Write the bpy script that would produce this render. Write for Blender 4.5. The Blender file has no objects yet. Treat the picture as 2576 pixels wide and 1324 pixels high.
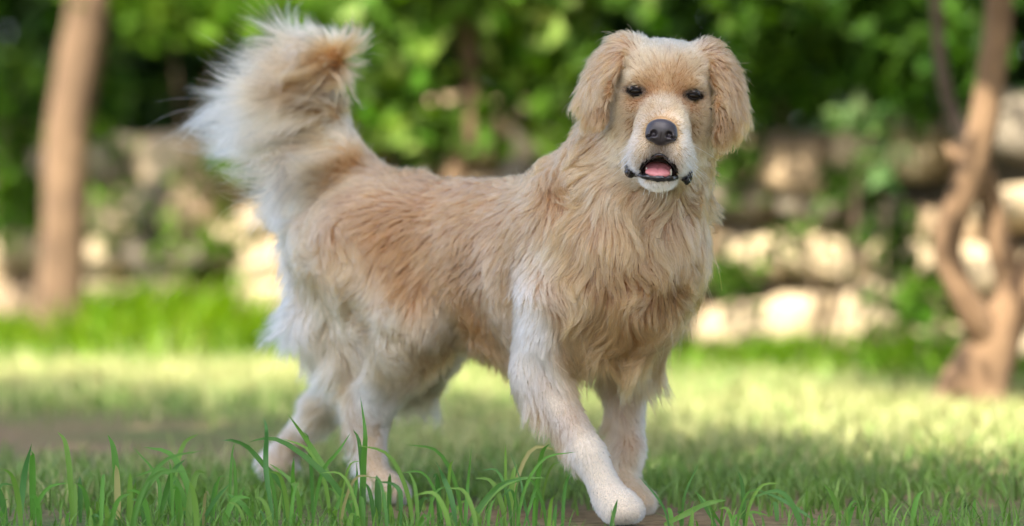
import bpy, bmesh, math, random, time
import numpy as np
from mathutils import Vector, Matrix, kdtree, Quaternion

T_START = time.time()
rng = np.random.default_rng(7)
random.seed(7)
scene = bpy.context.scene
COL = scene.collection

# ------------------------------------------------------------------ camera
CAM_H = 0.50
FPX = 9660.0                       # focal length in the pixels of a 2576 wide picture
PITCH = math.atan((662 - 483) / FPX)
cam_data = bpy.data.cameras.new("camera")
cam = bpy.data.objects.new("camera", cam_data)
COL.objects.link(cam)
cam.location = (0, 0, CAM_H)
cam.rotation_euler = (math.pi / 2 - PITCH, 0, 0)
cam_data.sensor_width = 36.0
cam_data.lens = 36.0 * FPX / 2576.0
cam_data.clip_start = 0.1
cam_data.clip_end = 500.0
cam_data.dof.use_dof = True
cam_data.dof.focus_distance = 5.66
cam_data.dof.aperture_fstop = 2.1
scene.camera = cam

# ------------------------------------------------------------------ sky, sun, exposure
SUN_EL, SUN_AZ = math.radians(52), math.radians(205)     # azimuth clockwise from +Y: behind the camera, a little left
world = bpy.data.worlds.new("World")
scene.world = world
world.use_nodes = True
wn = world.node_tree
for n in list(wn.nodes):
    wn.nodes.remove(n)
sky = wn.nodes.new("ShaderNodeTexSky")
sky.sky_type = 'NISHITA'
sky.sun_disc = False
sky.sun_elevation = SUN_EL
sky.sun_rotation = SUN_AZ
sky.air_density = 0.7
sky.dust_density = 3.0
sky.ozone_density = 0.6
bg = wn.nodes.new("ShaderNodeBackground")
bg.inputs[1].default_value = 0.15
wo = wn.nodes.new("ShaderNodeOutputWorld")
wn.links.new(sky.outputs[0], bg.inputs[0])
wn.links.new(bg.outputs[0], wo.inputs[0])
sun_dir = Vector((math.sin(SUN_AZ) * math.cos(SUN_EL), math.cos(SUN_AZ) * math.cos(SUN_EL), math.sin(SUN_EL)))
sd = bpy.data.lights.new("sun", 'SUN')
sd.energy = 4.5
sd.angle = math.radians(0.53)
sd.color = (1.0, 0.93, 0.80)
sun = bpy.data.objects.new("sun", sd)
COL.objects.link(sun)
sun.rotation_euler = sun_dir.to_track_quat('Z', 'Y').to_euler()
sun.location = (0, -3, 12)
scene.view_settings.view_transform = 'Standard'
scene.view_settings.look = 'None'
scene.view_settings.exposure = 2.08
scene.view_settings.gamma = 1.0
scene.view_settings.use_curve_mapping = False
scene.cycles.max_bounces = 8
scene.cycles.diffuse_bounces = 4
scene.cycles.transmission_bounces = 8
scene.cycles.use_denoising = True
scene.cycles.use_adaptive_sampling = True
scene.cycles.adaptive_threshold = 0.02
scene.cycles.sample_clamp_indirect = 6.0
scene.cycles_curves.shape = 'RIBBONS'


def P(u, v, Y):
    """world point seen at (u, v) of the 2576 wide picture, at depth Y"""
    x, y = (u - 1288) / FPX, (662 - v) / FPX
    d = np.array([x, math.cos(PITCH) + y * math.sin(PITCH), y * math.cos(PITCH) - math.sin(PITCH)])
    return np.array([0, 0, CAM_H]) + d * (Y / d[1])


# ------------------------------------------------------------------ small helpers
def tag(o, label=None, cat=None, group=None, kind=None):
    if label: o["label"] = label
    if cat: o["category"] = cat
    if group: o["group"] = group
    if kind: o["kind"] = kind
    return o


def empty(name, loc=(0, 0, 0)):
    o = bpy.data.objects.new(name, None)
    o.empty_display_size = 0.1
    COL.objects.link(o)
    o.location = loc
    return o


def mesh_obj(name, verts, faces, mat=None, parent=None, smooth=True, colors=None, local=False):
    """link a mesh given in world coordinates; parents are unrotated and unscaled empties"""
    verts = np.asarray(verts, dtype=np.float64)
    off = np.zeros(3)
    if parent is not None and not local:
        p = parent
        while p is not None:
            off += np.array(p.location); p = p.parent
    me = bpy.data.meshes.new(name)
    v = verts - off
    if isinstance(faces, np.ndarray):
        nf, k = faces.shape
        me.vertices.add(len(v)); me.vertices.foreach_set("co", v.astype(np.float32).ravel())
        me.loops.add(nf * k); me.loops.foreach_set("vertex_index", faces.astype(np.int32).ravel())
        me.polygons.add(nf)
        me.polygons.foreach_set("loop_start", np.arange(0, nf * k, k, dtype=np.int32))
        me.update(calc_edges=True); me.validate()
    else:
        me.from_pydata([tuple(x) for x in v], [], faces)
        me.update()
    if smooth:
        me.polygons.foreach_set("use_smooth", np.ones(len(me.polygons), dtype=bool))
    if colors is not None:
        a = me.attributes.new("tint", 'FLOAT_COLOR', 'POINT')
        c = np.ones((len(v), 4), np.float32); c[:, :3] = colors
        a.data.foreach_set("color", c.ravel())
    o = bpy.data.objects.new(name, me)
    COL.objects.link(o)
    if mat: me.materials.append(mat)
    if parent is not None: o.parent = parent
    return o


def tube(pts, radii, seg=8, cap=True):
    """verts, faces of a tube along points"""
    pts = np.asarray(pts, float); n = len(pts)
    radii = np.broadcast_to(np.asarray(radii, float), (n,))
    tang = np.gradient(pts, axis=0); tang /= np.linalg.norm(tang, axis=1)[:, None] + 1e-12
    up = np.array([0.0, 0, 1]) if abs(tang[0][2]) < 0.9 else np.array([1.0, 0, 0])
    V = []; F = []
    u = np.cross(tang[0], up); u /= np.linalg.norm(u)
    for i in range(n):
        u = u - tang[i] * np.dot(u, tang[i]); u /= np.linalg.norm(u) + 1e-12
        w = np.cross(tang[i], u)
        for j in range(seg):
            a = 2 * math.pi * j / seg
            V.append(pts[i] + radii[i] * (math.cos(a) * u + math.sin(a) * w))
    for i in range(n - 1):
        for j in range(seg):
            a = i * seg + j; b = i * seg + (j + 1) % seg
            F.append((a, b, b + seg, a + seg))
    if cap:
        F.append(tuple(range(seg))[::-1]); F.append(tuple((n - 1) * seg + j for j in range(seg)))
    return V, F


def smooth_path(ctrl, n):
    """Catmull-Rom through control rows (any width)"""
    c = np.asarray(ctrl, float)
    c = np.vstack([2 * c[0] - c[1], c, 2 * c[-1] - c[-2]])
    m = len(c) - 3
    out = []
    for i in range(n):
        t = i / (n - 1) * m; k = min(int(t), m - 1); t -= k
        p0, p1, p2, p3 = c[k], c[k + 1], c[k + 2], c[k + 3]
        out.append(0.5 * (2 * p1 + (p2 - p0) * t + (2 * p0 - 5 * p1 + 4 * p2 - p3) * t * t + (3 * p1 - p0 - 3 * p2 + p3) * t ** 3))
    return np.array(out)


class Wave:
    """smooth random vector field: a sum of sines"""
    def __init__(self, freq, n=10, dim=3, seed=0):
        r = np.random.default_rng(seed)
        k = r.normal(size=(n, 3)); k /= np.linalg.norm(k, axis=1)[:, None]
        self.k = k * freq * r.uniform(0.6, 1.5, (n, 1)); self.ph = r.uniform(0, 6.28, (n, dim)); self.n = n; self.dim = dim
    def __call__(self, p, shift=0.0):
        a = p @ self.k.T
        return np.stack([np.sin(a + self.ph[:, d] + shift).sum(1) for d in range(self.dim)], 1) * (2.0 / self.n) ** 0.5


# ------------------------------------------------------------------ materials
def new_mat(name):
    m = bpy.data.materials.new(name); m.use_nodes = True
    nt = m.node_tree
    return m, nt, nt.nodes["Principled BSDF"]


def N(nt, typ, **kw):
    n = nt.nodes.new(typ)
    for k, v in kw.items():
        if k.startswith("i_"):
            n.inputs[k[2:].replace("_", " ")].default_value = v
        else:
            setattr(n, k, v)
    return n


def noise_mat(name, c1, c2, scale, rough=0.8, bump=0.0, detail=5.0, sss=0.0, spec=0.3, c3=None):
    m, nt, b = new_mat(name)
    tc = N(nt, "ShaderNodeTexCoord")
    nz = N(nt, "ShaderNodeTexNoise"); nz.inputs["Scale"].default_value = scale; nz.inputs["Detail"].default_value = detail
    nt.links.new(tc.outputs["Object"], nz.inputs["Vector"])
    cr = N(nt, "ShaderNodeValToRGB")
    cr.color_ramp.elements[0].position = 0.3; cr.color_ramp.elements[0].color = (*c1, 1)
    cr.color_ramp.elements[1].position = 0.7; cr.color_ramp.elements[1].color = (*c2, 1)
    if c3:
        e = cr.color_ramp.elements.new(0.5); e.color = (*c3, 1)
    nt.links.new(nz.outputs["Fac"], cr.inputs[0]); nt.links.new(cr.outputs[0], b.inputs["Base Color"])
    b.inputs["Roughness"].default_value = rough
    b.inputs["Specular IOR Level"].default_value = spec
    if bump:
        bp = N(nt, "ShaderNodeBump"); bp.inputs["Strength"].default_value = bump; bp.inputs["Distance"].default_value = 0.02
        nt.links.new(nz.outputs["Fac"], bp.inputs["Height"]); nt.links.new(bp.outputs[0], b.inputs["Normal"])
    return m


def leaf_mat(name, rough=0.6, trans=0.35, spec=0.10):
    """thin leaf: colour from the tint attribute, partly lets light through"""
    m, nt, b = new_mat(name)
    at = N(nt, "ShaderNodeAttribute", attribute_name="tint")
    nt.links.new(at.outputs["Color"], b.inputs["Base Color"])
    b.inputs["Roughness"].default_value = rough
    b.inputs["Specular IOR Level"].default_value = spec
    tr = N(nt, "ShaderNodeBsdfTranslucent")
    hs = N(nt, "ShaderNodeHueSaturation"); hs.inputs["Saturation"].default_value = 1.15; hs.inputs["Value"].default_value = 1.5
    nt.links.new(at.outputs["Color"], hs.inputs["Color"]); nt.links.new(hs.outputs[0], tr.inputs["Color"])
    mx = N(nt, "ShaderNodeMixShader"); mx.inputs[0].default_value = trans
    out = nt.nodes["Material Output"]
    nt.links.new(b.outputs[0], mx.inputs[1]); nt.links.new(tr.outputs[0], mx.inputs[2]); nt.links.new(mx.outputs[0], out.inputs["Surface"])
    return m


def plain_mat(name, color, rough=0.5, spec=0.5, sss=0.0, coat=0.0):
    m, nt, b = new_mat(name)
    b.inputs["Base Color"].default_value = (*color, 1); b.inputs["Roughness"].default_value = rough
    b.inputs["Specular IOR Level"].default_value = spec
    if sss:
        b.inputs["Subsurface Weight"].default_value = sss; b.inputs["Subsurface Radius"].default_value = (0.01, 0.004, 0.002); b.inputs["Subsurface Scale"].default_value = 0.3
    b.inputs["Coat Weight"].default_value = coat
    b.inputs["Coat Roughness"].default_value = 0.12
    return m
# ================================================================== THE DOG: signed distance body
DF = np.array([0.72, -0.694, 0.0]); DF /= np.linalg.norm(DF)     # where the dog walks
DS = np.array([-DF[1], DF[0], 0.0]); DS = -DS                     # its right side, towards the camera
DO = np.array([0.100, 5.95, 0.0])                                 # ground under the withers
def D(f, s, z):
    return DO + f * DF + s * DS + np.array([0, 0, z])
def Dv(f, s, z):
    return f * DF + s * DS + np.array([0, 0, z])
DB = np.stack([DF, DS, np.array([0, 0, 1.0])], 1)

HO = P(1672, 236, 5.735)                                          # middle between the eyes
_c = np.array([-0.045, -1.0, -0.05]); _c /= np.linalg.norm(_c)
_b = np.array([0, 0, 1.0]); _b -= _c * _b.dot(_c); _b /= np.linalg.norm(_b)
_a = np.cross(_b, _c)
_r = math.radians(-4.3)
HA = _a * math.cos(_r) + _b * math.sin(_r)
HB = -_a * math.sin(_r) + _b * math.cos(_r)
HC = _c
HM = np.stack([HA, HB, HC], 1)
def H(a, b, c):
    return HO + HM @ np.array([a, b, c])
def Hv(a, b, c):
    return HM @ np.array([a, b, c])


def ell(center, rad, basis, k=0.03, op='u'):
    rad = np.asarray(rad, float)
    ext = np.sqrt(((basis * rad) ** 2).sum(1))
    return dict(t='e', c=np.asarray(center, float), r=rad, B=np.asarray(basis, float), k=k, op=op, lo=center - ext, hi=center + ext)


def cap(a, b, r1, r2, k=0.03, squash=None, op='u'):
    a = np.asarray(a, float); b = np.asarray(b, float)
    q = 1.0 if squash is None else max(1.0, squash[1])
    lo = np.minimum(a - r1 * q, b - r2 * q); hi = np.maximum(a + r1 * q, b + r2 * q)
    return dict(t='c', a=a, b=b, r1=r1, r2=r2, k=k, sq=squash, op=op, lo=lo, hi=hi)


def prim_eval(p, X):
    if p['t'] == 'e':
        L = (X - p['c'].astype(np.float32)) @ p['B'].astype(np.float32)
        r = p['r'].astype(np.float32)
        k0 = np.sqrt(((L / r) ** 2).sum(-1)); k1 = np.sqrt(((L / r ** 2) ** 2).sum(-1)) + 1e-9
        return np.where(k0 < 1e-4, -r.min(), k0 * (k0 - 1) / k1)
    ba = (p['b'] - p['a']).astype(np.float32)
    pa = X - p['a'].astype(np.float32)
    h = np.clip((pa @ ba) / ba.dot(ba), 0, 1)
    rv = pa - h[..., None] * ba
    if p['sq'] is not None:
        w, q = p['sq']; w = np.asarray(w, np.float32)
        m = rv @ w
        rv = rv + (m * (1 / q - 1))[..., None] * w
    return np.sqrt((rv ** 2).sum(-1)) - (p['r1'] + (p['r2'] - p['r1']) * h)


class Field:
    def __init__(self, prims, h, pad=0.03):
        lo = np.min([p['lo'] for p in prims if p['op'] == 'u'], axis=0) - pad
        hi = np.max([p['hi'] for p in prims if p['op'] == 'u'], axis=0) + pad
        self.lo = lo; self.h = h
        n = np.ceil((hi - lo) / h).astype(int) + 1
        self.n = n
        big = 0.06
        G = np.full(n, big, np.float32)
        ax = [(lo[i] + h * np.arange(n[i])).astype(np.float32) for i in range(3)]
        for p in prims:
            m = 0.035 + p['k']
            i0 = np.clip(np.floor((p['lo'] - m - lo) / h).astype(int), 0, n - 1)
            i1 = np.clip(np.ceil((p['hi'] + m - lo) / h).astype(int) + 1, 1, n)
            X = np.stack(np.meshgrid(*[ax[i][i0[i]:i1[i]] for i in range(3)], indexing='ij'), -1)
            d = prim_eval(p, X).astype(np.float32)
            s = tuple(slice(i0[i], i1[i]) for i in range(3))
            g = G[s]; k = p['k']
            if p['op'] == 'u':
                hh = np.clip(0.5 + 0.5 * (g - d) / k, 0, 1)
                G[s] = g * (1 - hh) + d * hh - k * hh * (1 - hh)
            else:
                hh = np.clip(0.5 + 0.5 * (g + d) / k, 0, 1)      # smooth max(g, -d)
                G[s] = g * hh - d * (1 - hh) + k * hh * (1 - hh)
        self.G = G

    def val(self, p):
        q = (p - self.lo) / self.h
        q = np.clip(q, 0, self.n - 1.001)
        i = q.astype(int); f = (q - i).astype(np.float32)
        G = self.G; out = 0
        for dx in (0, 1):
            wx = f[:, 0] if dx else 1 - f[:, 0]
            for dy in (0, 1):
                wy = f[:, 1] if dy else 1 - f[:, 1]
                for dz in (0, 1):
                    wz = f[:, 2] if dz else 1 - f[:, 2]
                    out = out + G[i[:, 0] + dx, i[:, 1] + dy, i[:, 2] + dz] * wx * wy * wz
        return out

    def grad(self, p, e=None):
        e = e or self.h * 1.2
        g = np.stack([self.val(p + np.eye(3)[k] * e) - self.val(p - np.eye(3)[k] * e) for k in range(3)], 1)
        return g / (np.linalg.norm(g, axis=1)[:, None] + 1e-9)

    def mesh(self):
        """naive surface nets -> verts, quads"""
        G = self.G; S = G < 0
        a = np.zeros(tuple(self.n - 1), np.uint8)
        for dx in (0, 1):
            for dy in (0, 1):
                for dz in (0, 1):
                    a += S[dx:dx + self.n[0] - 1, dy:dy + self.n[1] - 1, dz:dz + self.n[2] - 1]
        cells = np.argwhere((a > 0) & (a < 8))
        idx = np.full(tuple(self.n - 1), -1, np.int32)
        idx[tuple(cells.T)] = np.arange(len(cells))
        C = np.array([[x, y, z] for x in (0, 1) for y in (0, 1) for z in (0, 1)])
        vals = np.stack([G[tuple((cells + c).T)] for c in C], 1)
        acc = np.zeros((len(cells), 3)); cnt = np.zeros(len(cells))
        for i in range(8):
            for j in range(i + 1, 8):
                if np.abs(C[i] - C[j]).sum() != 1: continue
                vi, vj = vals[:, i], vals[:, j]
                m = (vi < 0) != (vj < 0)
                t = np.where(m, vi / np.where(m, vi - vj, 1), 0)
                acc += np.where(m[:, None], C[i] + t[:, None] * (C[j] - C[i]), 0); cnt += m
        V = self.lo + self.h * (cells + acc / cnt[:, None])
        Fs = []
        for ax in range(3):
            o1, o2 = [(1, 2), (2, 0), (0, 1)][ax]
            sl0 = [slice(None)] * 3; sl1 = [slice(None)] * 3
            sl0[ax] = slice(0, -1); sl1[ax] = slice(1, None)
            A, B = S[tuple(sl0)], S[tuple(sl1)]
            e = np.argwhere(A != B)
            e = e[(e[:, o1] > 0) & (e[:, o2] > 0) & (e[:, o1] < self.n[o1] - 1) & (e[:, o2] < self.n[o2] - 1)]
            flip = A[tuple(e.T)]
            def c(d1, d2):
                q = e.copy(); q[:, o1] -= d1; q[:, o2] -= d2
                return idx[tuple(q.T)]
            q = np.stack([c(1, 1), c(0, 1), c(0, 0), c(1, 0)], 1)
            q[~flip] = q[~flip][:, ::-1]
            Fs.append(q)
        return V, np.vstack(Fs)


prims = []
def E(f, s, z, rf, rs, rz, k=0.05, tilt=0.0, yaw=0.0):
    B = DB
    ca, sa = math.cos(tilt), math.sin(tilt)
    f2 = DF * ca + np.array([0, 0, sa]); z2 = -DF * sa + np.array([0, 0, ca])
    B = np.stack([f2, DS, z2], 1)
    prims.append(ell(D(f, s, z), (rf, rs, rz), B, k))
def HE(a, b, c, ra, rb, rc, k=0.015, op='u', tilt=0.0, turn=0.0, roll=0.0):
    R = (Matrix.Rotation(turn, 3, 'Y') @ Matrix.Rotation(tilt, 3, 'X') @ Matrix.Rotation(roll, 3, 'Z'))
    prims.append(ell(H(a, b, c), (ra, rb, rc), HM @ np.array(R), k, op))

# trunk
E(-0.13, 0, 0.385, 0.20, 0.112, 0.122)
E(0.00, 0.004, 0.378, 0.18, 0.108, 0.130)
E(-0.33, 0, 0.420, 0.17, 0.090, 0.080)
E(-0.42, 0, 0.425, 0.13, 0.100, 0.088)
E(0.12, 0.008, 0.395, 0.105, 0.086, 0.125)
prims.append(cap(D(-0.02, 0, 0.455), D(-0.40, 0, 0.465), 0.045, 0.045, 0.05))
# neck
prims.append(cap(D(0.03, 0, 0.43), H(0.0, -0.035, -0.115), 0.118, 0.080, 0.05))
prims.append(cap(D(0.13, 0.008, 0.43), H(0.0, -0.075, -0.095), 0.088, 0.064, 0.05))
# shoulders and upper arms
for s in (1, -1):
    E(0.05, 0.075 * s if s > 0 else -0.062, 0.40, 0.075, 0.048 if s > 0 else 0.04, 0.115, 0.03, tilt=0.25)
# right foreleg: stepping forward, near the camera
RF = [D(0.045, 0.095, 0.33), D(0.018, 0.104, 0.225), D(0.130, 0.112, 0.105), D(0.160, 0.108, 0.055)]
prims.append(cap(RF[0], RF[1], 0.056, 0.037, 0.03))
prims.append(cap(RF[1], RF[2], 0.0305, 0.0185, 0.02))
prims.append(cap(RF[2], RF[3], 0.0205, 0.021, 0.02))
# left foreleg: under the body
LF = [D(0.055, -0.085, 0.33), D(0.025, -0.086, 0.225), D(0.045, -0.068, 0.10), D(0.042, -0.060, 0.05)]
prims.append(cap(LF[0], LF[1], 0.058, 0.038, 0.035))
prims.append(cap(LF[1], LF[2], 0.030, 0.0185, 0.025))
prims.append(cap(LF[2], LF[3], 0.019, 0.019, 0.02))
# right hind leg
E(-0.375, 0.075, 0.365, 0.125, 0.055, 0.135, 0.04, tilt=-0.5)
E(-0.45, 0.06, 0.36, 0.075, 0.055, 0.11, 0.04)
RH = [D(-0.40, 0.075, 0.41), D(-0.262, 0.100, 0.292), D(-0.390, 0.074, 0.130), D(-0.372, 0.078, 0.045)]
prims.append(cap(RH[0], RH[1], 0.083, 0.050, 0.04))
prims.append(cap(RH[1], RH[2], 0.048, 0.0235, 0.03))
prims.append(cap(D(-0.39, 0.075, 0.26), RH[2], 0.04, 0.019, 0.03))
prims.append(cap(RH[2], RH[3], 0.0215, 0.0205, 0.02))
# left hind leg: pushing off behind
LH = [D(-0.42, -0.070, 0.40), D(-0.430, -0.090, 0.265), D(-0.650, -0.072, 0.140), D(-0.735, -0.050, 0.048)]
prims.append(cap(LH[0], LH[1], 0.088, 0.062, 0.04))
prims.append(cap(LH[1], LH[2], 0.050, 0.024, 0.03))
prims.append(cap(LH[2], LH[3], 0.021, 0.020, 0.02))
# paws with toes
def paw(base, dirv, w=0.030, lift=0.0):
    dirv = np.asarray(dirv, float); dirv /= np.linalg.norm(dirv)
    side = np.array([-dirv[1], dirv[0], 0.0])
    prims.append(ell(base + dirv * 0.012 + np.array([0, 0, 0.002]), (0.038, 0.028, 0.025), np.stack([dirv, side, [0, 0, 1]], 1), 0.02))
    for q, l in ((-1.45, 0.020), (-0.5, 0.034), (0.5, 0.034), (1.45, 0.020)):
        c = base + side * q * 0.0135 + dirv * (0.012 + l * 0.75) + np.array([0, 0, -0.006])
        prims.append(ell(c, (0.022, 0.0115, 0.016), np.stack([dirv, side, [0, 0, 1]], 1), 0.006))
PAWS = [(D(0.176, 0.108, 0.030), DF * 0.9 + DS * 0.25), (D(0.046, -0.054, 0.026), DF), (D(-0.362, 0.079, 0.026), DF), (D(-0.752, -0.046, 0.030), DF * 1.0 + np.array([0, 0, -0.35]))]
for b_, d_ in PAWS:
    d_ = np.array(d_); d_[2] = 0
    paw(b_, d_)
# tail
TAIL = smooth_path([np.append(P(925, 470, 6.25), .034), np.append(P(855, 385, 6.29), .030), np.append(P(818, 300, 6.32), .025),
                    np.append(P(808, 225, 6.33), .021), np.append(P(822, 165, 6.31), .017), np.append(P(848, 132, 6.29), .012)], 13)
for i in range(12):
    prims.append(cap(TAIL[i, :3], TAIL[i + 1, :3], TAIL[i, 3], TAIL[i + 1, 3], 0.012 if i else 0.04))

# head -----------------------------------------------------------
HE(0, 0.006, -0.080, 0.064, 0.069, 0.092, 0.02)            # skull
HE(0, 0.028, -0.058, 0.060, 0.038, 0.055, 0.02)            # forehead
for s in (1, -1):
    HE(0.034 * s, 0.038, -0.066, 0.026, 0.027, 0.045, 0.02)
    HE(0.046 * s, -0.030, -0.065, 0.027, 0.050, 0.055, 0.02)   # cheek
    HE(0.032 * s, 0.0205, -0.017, 0.024, 0.0145, 0.021, 0.010, roll=-0.22 * s)   # brow
    HE(0.033 * s, -0.022, -0.014, 0.022, 0.016, 0.022, 0.012)   # under the eye
HE(0, -0.024, 0.010, 0.030, 0.025, 0.055, 0.02, tilt=0.18)  # bridge of the muzzle
HE(0, -0.050, 0.040, 0.039, 0.030, 0.050, 0.015)           # muzzle
HE(0, -0.060, 0.066, 0.031, 0.026, 0.022, 0.012)
for s in (1, -1):
    HE(0.0250 * s, -0.0835, 0.050, 0.0205, 0.0315, 0.044, 0.010, roll=0.16 * s)   # flews
    HE(0.036 * s, -0.095, 0.014, 0.0145, 0.026, 0.035, 0.010, roll=0.16 * s)
HE(0, -0.112, 0.018, 0.034, 0.021, 0.046, 0.008)           # lower jaw
HE(0, -0.124, 0.055, 0.0235, 0.0145, 0.020, 0.010)           # chin
HE(0, -0.100, -0.040, 0.045, 0.035, 0.05, 0.03)            # throat
HE(0, -0.1050, 0.068, 0.0260, 0.0140, 0.046, 0.006, 's')
HE(0, -0.0985, 0.075, 0.0120, 0.0100, 0.040, 0.006, 's')       # open mouth
for s in (1, -1):
    HE(0.0425 * s, 0.0, -0.002, 0.0135, 0.0085, 0.013, 0.006, 's')   # eye sockets
# ears: folded flaps
def ear(s, pts):
    for i in range(len(pts) - 1):
        (a, b, c, w, t), (a2, b2, c2, w2, t2) = pts[i], pts[i + 1]
        p0, p1 = H(a, b, c), H(a2, b2, c2)
        m = 0.5 * (p0 + p1); ax = p1 - p0; L = np.linalg.norm(ax); ax /= L
        wd = Hv(0.62 * s, 0.0, -0.78); wd -= ax * ax.dot(wd); wd /= np.linalg.norm(wd)
        th = np.cross(ax, wd)
        prims.append(ell(m, (L * 0.75, 0.5 * (w + w2), 0.5 * (t + t2)), np.stack([ax, wd, th], 1), 0.014 if i == 0 else 0.005))
ear(-1, [(-0.052, 0.072, -0.075, 0.020, 0.012), (-0.080, 0.054, -0.058, 0.030, 0.011), (-0.098, 0.012, -0.043, 0.036, 0.009),
         (-0.103, -0.025, -0.038, 0.030, 0.008), (-0.098, -0.050, -0.037, 0.015, 0.007)])
ear(1, [(0.054, 0.073, -0.075, 0.020, 0.012), (0.081, 0.052, -0.060, 0.030, 0.011), (0.096, 0.006, -0.047, 0.036, 0.009),
        (0.098, -0.036, -0.041, 0.030, 0.008), (0.089, -0.066, -0.038, 0.014, 0.007)])

BODY = Field(prims, 0.003)
bv, bq = BODY.mesh()
print("body mesh", len(bv), len(bq), "t", round(time.time() - T_START, 1))
dog = empty("golden_retriever", tuple(DO))
tag(dog, "golden retriever walking on the grass, head turned to face the camera, tail raised", "dog")
FUR_N = 300000
# ================================================================== FUR
TAN, GOLD, LGOLD = (.235, .092, .030), (.295, .132, .047), (.385, .203, .082)  # dark root tones: partly coat colour, partly painted shade between locks
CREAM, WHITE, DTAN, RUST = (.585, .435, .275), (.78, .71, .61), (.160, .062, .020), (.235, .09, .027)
BEIGE, PALE, STRAW = (.405, .240, .115), (.535, .370, .205), (.455, .25, .105)
IVORY = (.74, .635, .50)
GREY = (.20, .17, .15)
DARK = (.05, .045, .045)
CT = []      # fur control points
def ct(pos, d, L, root, tip, lift=0.25, cling=0.6, grav=0.3, wave=0.25, clump=0.5, dens=1.0, width=0.85, reg='body_fur'):
    d = np.asarray(d, float); d = d / np.linalg.norm(d)
    CT.append(dict(p=np.asarray(pos, float), d=d, L=L, lift=lift, cling=cling, grav=grav, wave=wave, clump=clump, root=root, tip=tip, dens=dens, width=width, reg=reg))
def cd(f, s, z, d, *a, both=True, **k):
    """dog frame, mirrored to the other side"""
    ct(D(f, s, z), Dv(*d), *a, **k)
    if both and s > 0:
        ct(D(f, -s, z), Dv(d[0], -d[1], d[2]), *a, **k)
def ch(a, b, c, d, *ar, both=True, **k):
    ct(H(a, b, c), Hv(*d), *ar, **k)
    if both and a != 0:
        ct(H(-a, b, c), Hv(-d[0], d[1], d[2]), *ar, **k)

# back, flanks and belly
for f in (-0.02, -0.14, -0.26):
    cd(f, 0.0, 0.51, (-1, 0, -0.1), 0.024, TAN, LGOLD, lift=0.18)
    cd(f, 0.07, 0.48, (-1, 0, -0.45), 0.027, TAN, LGOLD, lift=0.11, clump=0.25, wave=0.11)
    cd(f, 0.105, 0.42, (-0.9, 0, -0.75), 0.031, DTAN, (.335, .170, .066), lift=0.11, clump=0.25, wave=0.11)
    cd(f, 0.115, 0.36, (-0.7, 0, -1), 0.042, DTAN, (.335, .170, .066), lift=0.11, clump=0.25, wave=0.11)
    cd(f, 0.10, 0.30, (-0.55, -0.1, -1), 0.042, TAN, GOLD, lift=0.11, clump=0.25, grav=0.6)
    cd(f, 0.05, 0.26, (-0.5, -0.2, -1), 0.048, TAN, GOLD, lift=0.35, cling=0, grav=1.0)
cd(-0.37, 0.0, 0.515, (-1, 0, 0.05), 0.045, TAN, LGOLD, lift=0.5, wave=0.4)
cd(-0.36, 0.07, 0.485, (-1, 0, -0.5), 0.027, TAN, LGOLD, lift=0.11, clump=0.25, wave=0.11)
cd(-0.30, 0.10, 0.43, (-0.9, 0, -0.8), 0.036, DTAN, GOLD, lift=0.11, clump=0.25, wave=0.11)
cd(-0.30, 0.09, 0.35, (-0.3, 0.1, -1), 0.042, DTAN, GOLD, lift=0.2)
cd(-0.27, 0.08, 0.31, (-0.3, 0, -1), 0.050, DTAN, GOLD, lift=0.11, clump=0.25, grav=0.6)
cd(-0.33, 0.0, 0.33, (-0.5, 0, -1), 0.045, GOLD, LGOLD, lift=0.3, grav=0.8, cling=0)
cd(-0.46, 0.05, 0.49, (-1, 0.1, -0.4), 0.045, TAN, LGOLD, lift=0.25, wave=0.11)
# haunch and thigh
cd(-0.44, 0.11, 0.44, (-0.7, 0.1, -0.9), 0.045, GOLD, STRAW, lift=0.22, wave=0.35)
cd(-0.36, 0.13, 0.40, (-0.7, 0.05, -0.9), 0.045, GOLD, STRAW, lift=0.22, wave=0.4)
cd(-0.30, 0.145, 0.33, (-0.6, 0.05, -0.9), 0.045, STRAW, CREAM, lift=0.25, wave=0.45)
cd(-0.40, 0.135, 0.33, (-0.75, 0.05, -0.8), 0.055, STRAW, CREAM, lift=0.25, wave=0.5)
cd(-0.47, 0.12, 0.37, (-0.8, 0.1, -0.8), 0.065, STRAW, CREAM, lift=0.3, wave=0.4)
# trousers
TR = dict(lift=0.30, cling=0.0, grav=0.8, wave=0.4, dens=1.3, clump=0.55)
cd(-0.52, 0.05, 0.43, (-0.8, 0.1, -1), 0.095, LGOLD, WHITE, **TR)
cd(-0.53, 0.05, 0.37, (-1.0, 0.1, -0.9), 0.100, LGOLD, WHITE, **TR)
cd(-0.50, 0.10, 0.33, (-1.0, 0.15, -0.8), 0.100, LGOLD, WHITE, **TR)
cd(-0.47, 0.10, 0.27, (-1.0, 0.15, -0.8), 0.092, LGOLD, CREAM, **TR)
cd(-0.47, 0.05, 0.27, (-1.0, 0.1, -0.9), 0.100, LGOLD, WHITE, **TR)
cd(-0.43, 0.11, 0.235, (-0.6, 0.1, -1), 0.090, LGOLD, CREAM, **TR)
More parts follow.
